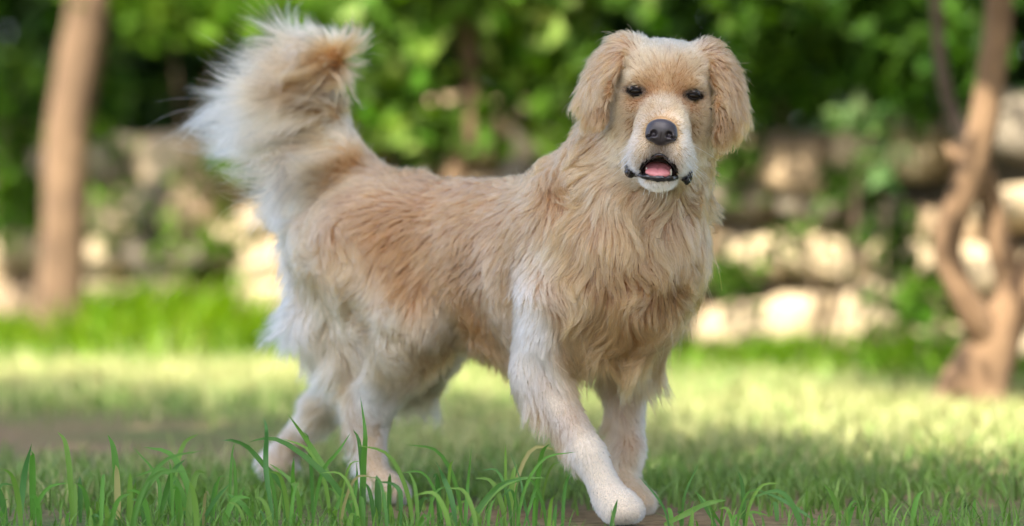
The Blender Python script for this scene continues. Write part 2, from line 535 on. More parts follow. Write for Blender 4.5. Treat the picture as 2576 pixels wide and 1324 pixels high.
# right hind leg
cd(-0.26, 0.155, 0.305, (-0.45, 0.05, -1), 0.040, LGOLD, CREAM, lift=0.08, wave=0.35, both=False, dens=3.0, width=0.5, clump=0.35, reg='leg_fur')
cd(-0.20, 0.10, 0.295, (-0.2, 0.05, -1), 0.035, LGOLD, CREAM, lift=0.08, both=False, dens=3.0, width=0.5, clump=0.35, reg='leg_fur')
cd(-0.30, 0.135, 0.24, (-0.5, 0.05, -0.9), 0.040, LGOLD, CREAM, lift=0.08, wave=0.3, both=False, dens=3.0, width=0.5, clump=0.35, reg='leg_fur')
cd(-0.34, 0.115, 0.18, (-0.5, 0, -0.9), 0.028, CREAM, WHITE, lift=0.08, both=False, dens=3.0, width=0.5, clump=0.35, reg='leg_fur')
cd(-0.40, 0.11, 0.21, (-0.6, 0, -0.9), 0.060, GOLD, LGOLD, lift=0.3, cling=0, grav=0.8, both=False, reg='leg_fur')
cd(-0.415, 0.075, 0.155, (-0.5, 0, -1), 0.045, TAN, LGOLD, lift=0.35, cling=0, grav=0.8, both=False, reg='leg_fur')
cd(-0.405, 0.075, 0.10, (-0.25, 0, -1), 0.040, TAN, LGOLD, lift=0.3, cling=0, both=False, reg='leg_fur')
cd(-0.36, 0.10, 0.10, (0.2, 0, -1), 0.014, CREAM, WHITE, lift=0.08, both=False, dens=3.0, width=0.5, clump=0.35, reg='leg_fur')
cd(-0.34, 0.08, 0.05, (0.5, 0, -1), 0.011, CREAM, WHITE, lift=0.08, both=False, dens=3.0, width=0.5, clump=0.35, reg='leg_fur')
# left hind leg
cd(-0.42, -0.10, 0.25, (-0.7, 0, -0.8), 0.035, TAN, LGOLD, lift=0.08, dens=3.0, width=0.5, clump=0.35, reg='leg_fur')
cd(-0.52, -0.05, 0.22, (-0.8, 0, -0.6), 0.055, LGOLD, CREAM, lift=0.3, grav=0.7, cling=0, reg='leg_fur')
cd(-0.60, -0.04, 0.17, (-0.8, 0, -0.6), 0.035, LGOLD, CREAM, lift=0.08, dens=3.0, width=0.5, clump=0.35, reg='leg_fur')
cd(-0.67, -0.07, 0.16, (-0.7, 0, -0.8), 0.040, GOLD, CREAM, lift=0.35, grav=0.7, cling=0, reg='leg_fur')
cd(-0.70, -0.05, 0.09, (-0.5, 0, -1), 0.022, LGOLD, CREAM, lift=0.08, dens=3.0, width=0.5, clump=0.35, reg='leg_fur')
cd(-0.74, -0.045, 0.04, (0.2, 0, -1), 0.011, CREAM, WHITE, lift=0.08, dens=3.0, width=0.5, clump=0.35, reg='leg_fur')
# shoulder and upper arm
cd(0.00, 0.11, 0.44, (-0.6, 0.1, -0.9), 0.036, TAN, LGOLD, lift=0.13, wave=0.12)
cd(0.05, 0.125, 0.40, (-0.6, 0.05, -0.9), 0.030, LGOLD, CREAM, lift=0.13, wave=0.12)
cd(0.02, 0.14, 0.35, (-0.5, 0, -1), 0.026, CREAM, WHITE, lift=0.13, wave=0.12)
cd(0.05, 0.155, 0.30, (-0.3, 0, -1), 0.024, CREAM, WHITE, lift=0.13, wave=0.12, dens=3.0, width=0.5, clump=0.35, reg='leg_fur')
cd(-0.02, 0.15, 0.30, (-0.4, 0, -1), 0.030, CREAM, WHITE, lift=0.13, wave=0.12, dens=3.0, width=0.5, clump=0.35, reg='leg_fur')
# right foreleg
cd(0.03, 0.155, 0.24, (0.2, 0, -1), 0.014, IVORY, IVORY, lift=0.08, wave=0.15, both=False, dens=3.0, width=0.5, clump=0.35, reg='leg_fur')
cd(-0.035, 0.11, 0.235, (-0.5, 0, -1), 0.034, LGOLD, WHITE, lift=0.3, cling=0, grav=0.8, both=False, reg='leg_fur')
cd(0.075, 0.145, 0.185, (0.5, 0, -0.8), 0.010, IVORY, IVORY, lift=0.08, wave=0.12, both=False, dens=3.0, width=0.5, clump=0.35, reg='leg_fur')
cd(0.065, 0.08, 0.20, (0.5, 0, -0.8), 0.018, TAN, LGOLD, lift=0.08, both=False, dens=3.0, width=0.5, clump=0.35, reg='leg_fur')
cd(0.03, 0.115, 0.165, (0.0, 0.0, -1), 0.048, TAN, LGOLD, lift=0.35, cling=0, grav=0.9, both=False, reg='leg_fur')
cd(0.075, 0.115, 0.115, (0.05, 0.0, -1), 0.045, TAN, LGOLD, lift=0.35, cling=0, grav=0.9, both=False, reg='leg_fur')
cd(0.145, 0.13, 0.12, (0.55, 0, -0.8), 0.009, IVORY, IVORY, lift=0.08, wave=0.1, both=False, dens=3.0, width=0.5, clump=0.35, reg='leg_fur')
cd(0.165, 0.13, 0.075, (0.35, 0, -1), 0.008, IVORY, IVORY, lift=0.08, wave=0.1, both=False, dens=3.0, width=0.5, clump=0.35, reg='leg_fur')
cd(0.20, 0.12, 0.045, (0.6, 0, -0.8), 0.006, IVORY, IVORY, lift=0.08, wave=0.1, both=False, dens=3.0, width=0.5, clump=0.35, reg='leg_fur')
# left foreleg
cd(0.07, -0.07, 0.22, (0.1, 0, -1), 0.022, GOLD, LGOLD, lift=0.08, wave=0.15, dens=3.0, width=0.5, clump=0.35, reg='leg_fur')
cd(0.05, -0.12, 0.20, (0, 0, -1), 0.024, IVORY, IVORY, lift=0.08, wave=0.15, dens=3.0, width=0.5, clump=0.35, reg='leg_fur')
cd(0.085, -0.075, 0.13, (0.1, 0, -1), 0.014, GOLD, LGOLD, lift=0.08, wave=0.1, dens=3.0, width=0.5, clump=0.35, reg='leg_fur')
cd(0.05, -0.105, 0.13, (0, 0, -1), 0.018, IVORY, IVORY, lift=0.08, wave=0.1, dens=3.0, width=0.5, clump=0.35, reg='leg_fur')
cd(0.01, -0.08, 0.15, (-0.3, 0, -1), 0.045, GOLD, LGOLD, lift=0.35, cling=0, grav=0.9, reg='leg_fur')
cd(0.08, -0.075, 0.05, (0.3, 0, -1), 0.011, CREAM, CREAM, lift=0.08, dens=3.0, width=0.5, clump=0.35, reg='leg_fur')
# chest
for s, dx in ((0.0, 0.0), (0.06, 0.0), (0.10, -0.05)):
    cd(0.225 - 0.5 * s, s, 0.45, (-0.05, dx, -1), 0.085 - 0.2 * s, TAN, STRAW, lift=0.13, cling=0.9, grav=1.0, wave=0.42, clump=0.65, reg='chest_ruff')
    cd(0.22 - 0.5 * s, s, 0.38, (-0.05, dx, -1), 0.080 - 0.2 * s, TAN, STRAW, lift=0.13, cling=0.9, grav=1.0, wave=0.55, clump=0.6, reg='chest_ruff')
    cd(0.19 - 0.5 * s, s, 0.31, (-0.1, dx * 0.6, -1), 0.095 - 0.2 * s, TAN, STRAW, lift=0.13, cling=0.9, grav=1.0, wave=0.45, clump=0.6, reg='chest_ruff')
    cd(0.13 - 0.4 * s, s, 0.265, (-0.15, 0, -1), 0.095, TAN, STRAW, lift=0.13, cling=0, grav=1.0, wave=0.45, clump=0.6, reg='chest_ruff')
cd(0.10, 0.105, 0.47, (-0.35, 0.1, -1), 0.070, TAN, STRAW, lift=0.13, cling=0.9, grav=0.6, wave=0.42, clump=0.7, reg='chest_ruff')
cd(0.11, 0.13, 0.40, (-0.3, 0.05, -1), 0.060, TAN, STRAW, lift=0.13, cling=0.9, grav=0.7, wave=0.45, clump=0.7, reg='chest_ruff')
cd(0.10, 0.125, 0.33, (-0.2, 0, -1), 0.065, TAN, STRAW, lift=0.13, cling=0.9, grav=1.0, wave=0.45, clump=0.7, reg='chest_ruff')
# neck
cd(0.02, 0.03, 0.55, (-0.9, 0, -0.6), 0.050, TAN, STRAW, lift=0.25, wave=0.45, reg='chest_ruff')
cd(0.06, 0.09, 0.52, (-0.7, 0.15, -0.9), 0.060, TAN, STRAW, lift=0.25, wave=0.5, clump=0.7, reg='chest_ruff')
cd(0.10, 0.07, 0.58, (-0.6, 0.25, -0.9), 0.060, TAN, STRAW, lift=0.28, wave=0.5, clump=0.7, reg='chest_ruff')
cd(0.06, 0.02, 0.62, (-0.9, 0, -0.6), 0.045, TAN, STRAW, lift=0.3, wave=0.5, reg='chest_ruff')
cd(0.19, 0.06, 0.50, (-0.1, 0.4, -1), 0.070, TAN, STRAW, lift=0.3, wave=0.6, clump=0.75, cling=0.2, grav=0.7, reg='chest_ruff')
ch(0.075, -0.09, -0.09, (0.6, -1, -0.2), 0.055, TAN, STRAW, lift=0.35, wave=0.55, clump=0.7, reg='chest_ruff')
ch(0.085, -0.05, -0.10, (0.6, -1, -0.3), 0.050, TAN, STRAW, lift=0.35, wave=0.5, clump=0.7, reg='chest_ruff')
ch(0.0, -0.16, -0.06, (0.05, -1, 0.1), 0.070, LGOLD, CREAM, lift=0.25, wave=0.6, clump=0.75, cling=0.2, grav=0.7, reg='chest_ruff')
ch(0.05, -0.14, -0.06, (0.55, -1, 0.0), 0.065, TAN, STRAW, lift=0.25, wave=0.6, clump=0.75, cling=0.2, grav=0.7, reg='chest_ruff')
# head
HF = dict(wave=0.05, clump=0.2, cling=0.5, grav=0.0, dens=4.2, width=0.48, reg='head_fur')
ch(0.0, 0.070, -0.04, (0, 0.4, -1), 0.013, BEIGE, PALE, lift=0.21, **HF)
ch(0.03, 0.072, -0.06, (0.3, 0.3, -1), 0.015, BEIGE, PALE, lift=0.21, **HF)
ch(0.0, 0.045, -0.012, (0, 1, -0.4), 0.011, BEIGE, PALE, lift=0.17, **HF)
ch(0.03, 0.045, -0.015, (0.5, 1, -0.4), 0.012, BEIGE, PALE, lift=0.17, **HF)
ch(0.055, 0.035, -0.035, (1, 0.5, -0.5), 0.013, BEIGE, PALE, lift=0.17, **HF)
ch(0.0, 0.012, -0.005, (0, 1, 0), 0.009, PALE, CREAM, lift=0.17, **HF)
ch(0.020, 0.012, -0.002, (0.4, 1, 0), 0.008, TAN, BEIGE, lift=0.15, **HF)
ch(0.030, 0.018, 0.0, (0.6, 0.8, 0), 0.009, BEIGE, PALE, lift=0.21, **HF)
ch(0.050, 0.014, -0.01, (1, 0.3, -0.3), 0.009, BEIGE, PALE, lift=0.17, **HF)
ch(0.026, -0.006, 0.005, (0.3, 0.6, 0), 0.006, RUST, TAN, lift=0.14, **HF)
ch(0.060, -0.002, -0.022, (1, -0.1, -0.6), 0.010, BEIGE, PALE, lift=0.17, **HF)
ch(0.042, -0.016, 0.002, (0.8, -0.6, -0.4), 0.007, TAN, BEIGE, lift=0.14, **HF)
ch(0.025, -0.022, 0.016, (0.7, 0.1, -0.6), 0.007, TAN, PALE, lift=0.14, **HF)
ch(0.040, -0.032, 0.010, (0.8, -0.5, -0.6), 0.010, BEIGE, PALE, lift=0.17, **HF)
ch(0.062, -0.030, -0.03, (0.7, -0.7, -0.6), 0.015, BEIGE, PALE, lift=0.21, **HF)
ch(0.068, -0.060, -0.045, (0.7, -0.9, -0.5), 0.024, BEIGE, PALE, lift=0.24, **{**HF, 'dens': 2.2, 'clump': 0.5, 'width': 0.75})
ch(0.055, -0.090, -0.035, (0.7, -1, -0.3), 0.030, BEIGE, PALE, lift=0.24, **{**HF, 'dens': 2, 'clump': 0.5, 'width': 0.75})
ch(0.0, -0.004, 0.02, (0, 0.5, -0.8), 0.006, BEIGE, PALE, lift=0.14, **HF)
ch(0.0, -0.014, 0.05, (0, 0.3, -1), 0.005, CREAM, CREAM, lift=0.14, **HF)
ch(0.020, -0.022, 0.055, (0.3, 0.2, -1), 0.005, BEIGE, PALE, lift=0.14, **HF)
ch(0.036, -0.048, 0.045, (0.6, -0.3, -0.8), 0.007, BEIGE, PALE, lift=0.15, **HF)
ch(0.036, -0.036, 0.055, (0.6, -0.2, -0.8), 0.006, BEIGE, PALE, lift=0.15, **HF)
ch(0.034, -0.064, 0.070, (0.6, -0.5, -0.7), 0.006, CREAM, WHITE, lift=0.15, **HF)
ch(0.024, -0.074, 0.090, (0.5, -0.9, -0.2), 0.007, CREAM, WHITE, lift=0.17, **HF)
ch(0.007, -0.082, 0.093, (0.2, -1, 0), 0.006, GREY, GREY, lift=0.21, **HF)
ch(0.040, -0.085, 0.060, (0.5, -0.9, -0.4), 0.009, PALE, CREAM, lift=0.17, **HF)
ch(0.046, -0.085, 0.020, (0.5, -0.8, -0.7), 0.012, BEIGE, PALE, lift=0.17, **HF)
ch(0.030, -0.107, 0.070, (0.3, -1, 0), 0.006, CREAM, WHITE, lift=0.17, **HF)
ch(0.046, -0.112, 0.025, (0.4, -1, -0.3), 0.008, PALE, CREAM, lift=0.17, **HF)
ch(0.0, -0.132, 0.070, (0, -1, 0.1), 0.010, WHITE, WHITE, lift=0.24, **HF)
ch(0.022, -0.128, 0.060, (0.4, -1, 0), 0.010, CREAM, WHITE, lift=0.24, **HF)
ch(0.0, -0.135, 0.03, (0, -1, -0.4), 0.022, CREAM, PALE, lift=0.21, **{**HF, 'dens': 2})
# ears
EFUR = dict(dens=2.6, width=0.6, reg='ear_fur')
ch(0.060, 0.072, -0.070, (0.7, 0.5, -0.5), 0.036, TAN, LGOLD, lift=0.09, wave=0.10, clump=0.3, cling=0.5, grav=0.1, **EFUR)
ch(0.085, 0.060, -0.060, (0.8, -0.2, -0.4), 0.044, TAN, LGOLD, lift=0.09, wave=0.10, clump=0.3, cling=0.5, grav=0.3, **EFUR)
ch(0.075, 0.040, -0.037, (0.5, -0.9, 0), 0.034, TAN, LGOLD, lift=0.09, wave=0.10, clump=0.3, cling=0.5, grav=0.3, **EFUR)
ch(0.105, 0.035, -0.052, (0.7, -0.7, -0.3), 0.042, TAN, LGOLD, lift=0.09, wave=0.10, clump=0.3, cling=0.45, grav=0.4, **EFUR)
ch(0.090, 0.005, -0.042, (0.4, -1, 0), 0.036, TAN, LGOLD, lift=0.09, wave=0.10, clump=0.3, cling=0.5, grav=0.4, **EFUR)
ch(0.120, -0.005, -0.062, (0.7, -0.8, -0.3), 0.044, TAN, LGOLD, lift=0.09, wave=0.10, clump=0.3, cling=0.4, grav=0.5, **EFUR)
ch(0.095, -0.030, -0.024, (0.15, -1, 0), 0.020, DTAN, GOLD, lift=0.09, wave=0.10, clump=0.3, cling=0.6, grav=0.4, **EFUR)
ch(0.115, -0.035, -0.052, (0.4, -1, -0.2), 0.036, TAN, LGOLD, lift=0.09, wave=0.10, clump=0.3, cling=0.45, grav=0.5, **EFUR)
ch(0.092, -0.060, -0.036, (0.05, -1, 0), 0.018, DTAN, GOLD, lift=0.09, wave=0.10, clump=0.3, cling=0.4, grav=0.5, **EFUR)
# tail: image plane directions (right, up, towards the camera)
def tl(u, v, Y, d, L, root, tip, **k):
    kk = dict(lift=0.06, cling=0, grav=0.24, wave=0.42, clump=0.5, dens=2.4, width=0.85, reg='tail_plume'); kk.update(k)
    ct(P(u, v, Y), np.array([d[0], -d[2], d[1]]), L, root, tip, **kk)
tl(905, 425, 6.25, (-0.8, 0.45, 0.1), 0.035, TAN, LGOLD)
tl(880, 480, 6.22, (-0.95, -0.25, 0.1), 0.085, GOLD, STRAW)
tl(835, 470, 6.25, (-1, -0.40, 0.1), 0.135, GOLD, CREAM, grav=0.3)
tl(850, 520, 6.24, (-0.9, -0.8, 0.1), 0.17, LGOLD, WHITE, grav=0.6, wave=0.9, clump=0.6)
tl(865, 355, 6.29, (-0.6, 0.8, 0.1), 0.035, LGOLD, CREAM)
tl(840, 395, 6.26, (-0.95, 0.05, 0.15), 0.11, LGOLD, CREAM)
tl(810, 400, 6.28, (-1, -0.28, 0.15), 0.18, LGOLD, WHITE, grav=0.25, wave=0.6)
tl(838, 270, 6.31, (-0.2, 0.9, 0.3), 0.035, GOLD, CREAM, lift=0.35)
tl(815, 310, 6.29, (-0.9, 0.0, 0.35), 0.14, LGOLD, CREAM)
tl(795, 320, 6.32, (-1, -0.25, 0.1), 0.17, LGOLD, WHITE, wave=0.5)
tl(808, 240, 6.30, (-0.9, 0.05, 0.45), 0.15, DTAN, GOLD)
tl(788, 250, 6.33, (-1, -0.16, 0.15), 0.175, DTAN, CREAM)
tl(830, 210, 6.31, (0.45, 0.35, 0.4), 0.045, TAN, LGOLD)
tl(798, 195, 6.32, (-1, -0.06, 0.1), 0.17, DTAN, CREAM)
tl(825, 165, 6.29, (-0.9, 0.12, 0.5), 0.14, GOLD, STRAW)
tl(815, 150, 6.32, (-1, 0.12, 0), 0.14, TAN, CREAM)
tl(840, 130, 6.30, (-0.95, 0.30, 0.1), 0.075, GOLD, CREAM)
tl(852, 122, 6.29, (-0.3, 0.8, 0.1), 0.032, LGOLD, CREAM)
tl(864, 138, 6.28, (0.45, 1.0, 0.1), 0.075, GOLD, STRAW)

CP = np.array([c['p'] for c in CT])
CA = np.array([np.concatenate([c['d'], [c['L'], c['lift'], c['cling'], c['grav'], c['wave'], c['clump'], c['dens'], c['width']], c['root'], c['tip']]) for c in CT])
REGS = ['body_fur', 'chest_ruff', 'head_fur', 'ear_fur', 'leg_fur', 'tail_plume']
CR = np.array([REGS.index(c['reg']) for c in CT])

def fur_attr(p, chunk=20000):
    out = np.zeros((len(p), CA.shape[1])); near = np.zeros(len(p), int)
    for i in range(0, len(p), chunk):
        d2 = ((p[i:i + chunk, None, :] - CP[None]) ** 2).sum(-1)
        w = 1.0 / (d2 + 1e-5) ** 2.6
        w /= w.sum(1)[:, None]
        out[i:i + chunk] = w @ CA; near[i:i + chunk] = d2.argmin(1)
        w = 1.0 / (d2 + 1e-4) ** 1.6                     # colours blend more softly
        w /= w.sum(1)[:, None]
        out[i:i + chunk, 11:17] = w @ CA[:, 11:17]
    out[:, :3] /= np.linalg.norm(out[:, :3], axis=1)[:, None] + 1e-9
    return out, near

tri = np.vstack([bq[:, [0, 1, 2]], bq[:, [0, 2, 3]]])
tv = bv[tri]
tarea = 0.5 * np.linalg.norm(np.cross(tv[:, 1] - tv[:, 0], tv[:, 2] - tv[:, 0]), axis=1)
tcent = tv.mean(1)
tattr, tnear = fur_attr(tcent)
tn = BODY.grad(tcent)
toc = np.array([0, 0, CAM_H]) - tcent; toc /= np.linalg.norm(toc, axis=1)[:, None]
facing = (tn * toc).sum(1)
# bare skin: eyes, nose pad, inside of the mouth
L_ = (tcent - HO) @ HM
bare = np.zeros(len(tcent), bool)
for s in (1, -1):
    bare |= (((L_[:, 0] - 0.0425 * s) / 0.0140) ** 2 + ((L_[:, 1] + 0.0006) / 0.0066) ** 2 < 1) & (L_[:, 2] > -0.03)
bare |= (((L_[:, 0]) / 0.0245) ** 2 + ((L_[:, 1] + 0.054) / 0.0200) ** 2 < 1) & (L_[:, 2] > 0.06)
bare |= (((L_[:, 0]) / 0.0285) ** 2 + ((L_[:, 1] + 0.1085) / 0.0190) ** 2 < 1) & (L_[:, 2] > 0.012) & (L_[:, 1] > -0.1270)
tw = tarea * tattr[:, 9] * np.where(facing < -0.35, 0.45, 1.0) * ~bare
tcum = np.cumsum(tw); tcum /= tcum[-1]

def sample(n, seed):
    r = np.random.default_rng(seed)
    t = np.searchsorted(tcum, r.random(n)); t = np.minimum(t, len(tcum) - 1)
    a, b = r.random(n), r.random(n); m = a + b > 1; a[m] = 1 - a[m]; b[m] = 1 - b[m]
    v = tv[t]
    return v[:, 0] + a[:, None] * (v[:, 1] - v[:, 0]) + b[:, None] * (v[:, 2] - v[:, 0]), t

W1 = Wave(22, seed=3); W2 = Wave(70, seed=4); W3 = Wave(160, seed=5); WC = Wave(30, seed=6, dim=1); WC2 = Wave(120, seed=8, dim=1)
NP = 9

def grow(roots, seed):
    """paths of guide hairs"""
    r = np.random.default_rng(seed); n = len(roots)
    A, near = fur_attr(roots)
    nrm = BODY.grad(roots)
    d0, L, lift, cling, grav, wav = A[:, :3], A[:, 3], A[:, 4], A[:, 5], A[:, 6], A[:, 7]
    L = L * r.uniform(0.75, 1.15, n) * (1 + 0.18 * WC(roots)[:, 0])
    T = d0 + wav[:, None] * (0.55 * W1(roots) + 0.30 * W2(roots)) + r.normal(size=(n, 3)) * 0.05
    T = T - nrm * np.minimum((T * nrm).sum(1), 0)[:, None]; T /= np.linalg.norm(T, axis=1)[:, None] + 1e-9
    d = T * (1 - lift)[:, None] + nrm * lift[:, None]; d /= np.linalg.norm(d, axis=1)[:, None]
    X = np.zeros((n, NP, 3)); X[:, 0] = roots
    step = L / (NP - 1)
    hmin = 0.002 + r.random(n) * 0.30 * np.minimum(L, 0.06) * 0.45
    ph = r.uniform(0, 0.6, n)
    for i in range(1, NP):
        t = i / (NP - 1)
        bend = (wav * 0.30)[:, None] * W2(X[:, i - 1] * 0.8 + nrm * 0.01, 0) + (wav * 0.22)[:, None] * W3(roots * 0.25 + X[:, i - 1] * 0.35)
        d = d + bend * (0.4 + t) + np.array([0, 0, -1.0]) * (grav * 0.28)[:, None]
        d /= np.linalg.norm(d, axis=1)[:, None]
        x = X[:, i - 1] + d * step[:, None]
        s = BODY.val(x); g = BODY.grad(x)
        hm = hmin * min(1, t * 2)
        push = np.maximum(hm - s, 0)
        x = x + g * push[:, None]
        pull = np.where(s > hm * 1.6 + 0.003, np.minimum((s - hm) * 0.35 * cling, 0.004), 0)
        pull = np.where(s > 0.045, 0, pull)
        x = x - g * pull[:, None]
        d = x - X[:, i - 1]; d /= np.linalg.norm(d, axis=1)[:, None] + 1e-9
        X[:, i] = x
    return X, A, near, nrm

def nearest(src, q):
    kd = kdtree.KDTree(len(src))
    for i, p in enumerate(src): kd.insert(p, i)
    kd.balance()
    return np.array([kd.find(p)[1] for p in q])

NG1, NG2, NH = 4200, 34000, FUR_N
r1, _ = sample(NG1, 11); X1, A1, _, _ = grow(r1, 12)
r2, _ = sample(NG2, 13); X2, A2, near2, n2 = grow(r2, 14)
tt = np.linspace(0, 1, NP)
# locks: the guides lean towards a few leading hairs
i1 = nearest(r1, r2)
same = (np.linalg.norm(r1[i1] - r2, axis=1) < 0.03) & ((BODY.grad(r1[i1]) * n2).sum(1) > 0.3)
amt = A2[:, 8] * 0.75 * same * np.clip(A2[:, 3] / 0.05, 0.15, 1)
tgt = X1[i1] + (r2 - r1[i1])[:, None, :] * 0.25
cl = (amt[:, None] * tt[None] ** 1.3)[..., None]
X2 = X2 * (1 - cl) + tgt * cl
rh, th = sample(NH, 15)
i2 = nearest(r2, rh)
AH, nearH = fur_attr(rh)
rr = np.random.default_rng(16)
flen = rr.uniform(0.62, 1.08, NH)
base = X2[i2]
# read the guide at a shortened parameter
q = np.clip(flen, 0, 1)[:, None] * tt[None] * (NP - 1)
qi = np.minimum(q.astype(int), NP - 2); qf = (q - qi)[..., None]
ar = np.arange(NH)[:, None]
pth = base[ar, qi] * (1 - qf) + base[ar, qi + 1] * qf
off = rh - r2[i2]
cl = AH[:, 8][:, None] * tt[None] ** 1.1 * rr.uniform(0.55, 1.1, NH)[:, None]
stray = rr.normal(size=(NH, 3)) * (AH[:, 3] * np.where(rr.random(NH) < 0.06, 0.16, 0.035))[:, None]
XH = pth + off[:, None, :] * (1 - np.clip(cl, 0, 0.95))[..., None] + stray[:, None, :] * (tt ** 1.6)[None, :, None]
# stay outside the body
flat = XH.reshape(-1, 3)
s = BODY.val(flat); m = s < 0.0015
m[::NP] = False
if m.any():
    g = BODY.grad(flat[m]); flat[m] += g * (0.0022 - s[m])[:, None]
XH = flat.reshape(NH, NP, 3)
print("fur grown", NH, round(time.time() - T_START, 1))

# colours
regH0 = CR[nearH]
lum = 1 + 0.13 * WC(rh)[:, 0] + 0.10 * WC2(rh)[:, 0] + rr.normal(size=NH) * 0.10 + 0.15 * rr.normal(size=NG2)[i2] + 0.08 * rr.normal(size=NG1)[i1[i2]]
calm = np.select([regH0 == REGS.index('head_fur'), regH0 == REGS.index('leg_fur')], [0.45, 0.5], 1.0); lum = 1 + (lum - 1) * calm
hl = np.where(regH0 == REGS.index('head_fur'), 1.05, 1.0); lum = lum * hl
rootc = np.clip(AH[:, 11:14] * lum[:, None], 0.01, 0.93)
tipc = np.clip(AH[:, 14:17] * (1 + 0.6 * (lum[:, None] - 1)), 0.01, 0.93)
Lh = (rh - HO) @ HM
spot = 0.6 * np.exp(-(((Lh[:, 0] - 0.002) / 0.004) ** 2 + ((Lh[:, 1] - 0.062) / 0.006) ** 2)) * (Lh[:, 2] > -0.07)
for s in (1, -1):       # dark lid margins
    e = ((Lh[:, 0] - 0.0425 * s) / 0.0195) ** 2 + ((Lh[:, 1] - 0.001) / 0.0105) ** 2
    spot = np.maximum(spot, 1.0 * np.exp(-np.maximum(e - 0.65, 0) / 0.22) * (Lh[:, 2] > -0.04))
    e = ((Lh[:, 0] - 0.0290 * s) / 0.010) ** 2 + ((Lh[:, 1] + 0.004) / 0.006) ** 2
    spot = np.maximum(spot, 0.55 * np.exp(-e) * (Lh[:, 2] > -0.04))
e = np.abs(np.sqrt((Lh[:, 0] / 0.0290) ** 2 + ((Lh[:, 1] + 0.1085) / 0.0200) ** 2) - 1)     # lip margin
spot = np.maximum(spot, 0.8 * np.exp(-(e / 0.16) ** 2) * (Lh[:, 2] > 0.03) * (Lh[:, 1] > -0.112))
spot = (spot * rr.uniform(0.5, 1.0, NH))[:, None]
rootc = rootc * (1 - spot) + np.array(DARK) * spot
tipc = tipc * (1 - spot) + np.array(DARK) * 1.5 * spot
FURW = 0.00042

def fur_material():
    m = bpy.data.materials.new("fur"); m.use_nodes = True
    nt = m.node_tree; nt.nodes.remove(nt.nodes["Principled BSDF"])
    hb = N(nt, "ShaderNodeBsdfHairPrincipled")
    hb.parametrization = 'COLOR'
    a1 = N(nt, "ShaderNodeAttribute", attribute_name="root_tint"); a2 = N(nt, "ShaderNodeAttribute", attribute_name="tip_tint")
    hi = N(nt, "ShaderNodeHairInfo")
    mp = N(nt, "ShaderNodeMapRange"); mp.inputs["From Min"].default_value = 0.1; mp.inputs["From Max"].default_value = 0.85
    nt.links.new(hi.outputs["Intercept"], mp.inputs["Value"])
    mx = N(nt, "ShaderNodeMix", data_type='RGBA')
    nt.links.new(mp.outputs[0], mx.inputs[0]); nt.links.new(a1.outputs["Color"], mx.inputs[6]); nt.links.new(a2.outputs["Color"], mx.inputs[7])
    nt.links.new(mx.outputs[2], hb.inputs["Color"])
    hb.inputs["Roughness"].default_value = 0.42; hb.inputs["Radial Roughness"].default_value = 0.55
    hb.inputs["Random Roughness"].default_value = 0.2
    hb.inputs["IOR"].default_value = 1.5
    nt.links.new(hb.outputs[0], nt.nodes["Material Output"].inputs["Surface"])
    return m
FUR = fur_material()

def hair_obj(name, X, rad, c1, c2, parent, mat):
    n, k = X.shape[:2]
    cu = bpy.data.hair_curves.new(name)
    cu.add_curves([k] * n)
    off = np.array(parent.location)
    cu.attributes["position"].data.foreach_set("vector", (X - off).astype(np.float32).ravel())
    ra = cu.attributes.get("radius") or cu.attributes.new("radius", 'FLOAT', 'POINT')
    ra.data.foreach_set("value", rad.astype(np.float32).ravel())
    for nm, c in (("root_tint", c1), ("tip_tint", c2)):
        at = cu.attributes.new(nm, 'FLOAT_COLOR', 'CURVE')
        cc = np.ones((n, 4), np.float32); cc[:, :3] = c
        at.data.foreach_set("color", cc.ravel())
    cu.materials.append(mat)
    o = bpy.data.objects.new(name, cu); COL.objects.link(o); o.parent = parent
    return o

taper = np.array([0.85, 1, 1, .95, .88, .78, .64, .45, .15])
regH = CR[nearH]
# each leg and each ear is its own part
LEGS = [RF, LF, RH, LH]
sub = np.zeros(NH, int)
ml = regH == REGS.index('leg_fur')
dl = []
for leg in LEGS:
    best = np.full(ml.sum(), 9.0)
    for a_, b_ in zip(leg[:-1], leg[1:]):
        ba = b_ - a_; t_ = np.clip(((rh[ml] - a_) @ ba) / ba.dot(ba), 0, 1)
        best = np.minimum(best, np.linalg.norm(rh[ml] - a_ - t_[:, None] * ba, axis=1))
    dl.append(best)
sub[ml] = np.argmin(dl, 0)
me_ = regH == REGS.index('ear_fur')
sub[me_] = (Lh[me_][:, 0] > 0).astype(int)
PARTLABEL = {('leg_fur', 0): "near foreleg striding forward, pale cream", ('leg_fur', 1): "far foreleg under the chest",
             ('leg_fur', 2): "near hind leg with cream thigh", ('leg_fur', 3): "far hind leg stretched out behind",
             ('chest_ruff', 0): "long wavy golden chest and neck fur", ('tail_plume', 0): "raised bushy tail with long white feathering"}
for ri, nm in enumerate(REGS):
    for si in range(4):
        m = (regH == ri) & (sub == si)
        if not m.any(): continue
        rad = FURW * AH[m][:, 10][:, None] * taper[None] * rr.uniform(0.7, 1.25, m.sum())[:, None]
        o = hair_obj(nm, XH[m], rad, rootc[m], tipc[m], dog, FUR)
        if (nm, si) in PARTLABEL: o["label"] = PARTLABEL[(nm, si)]
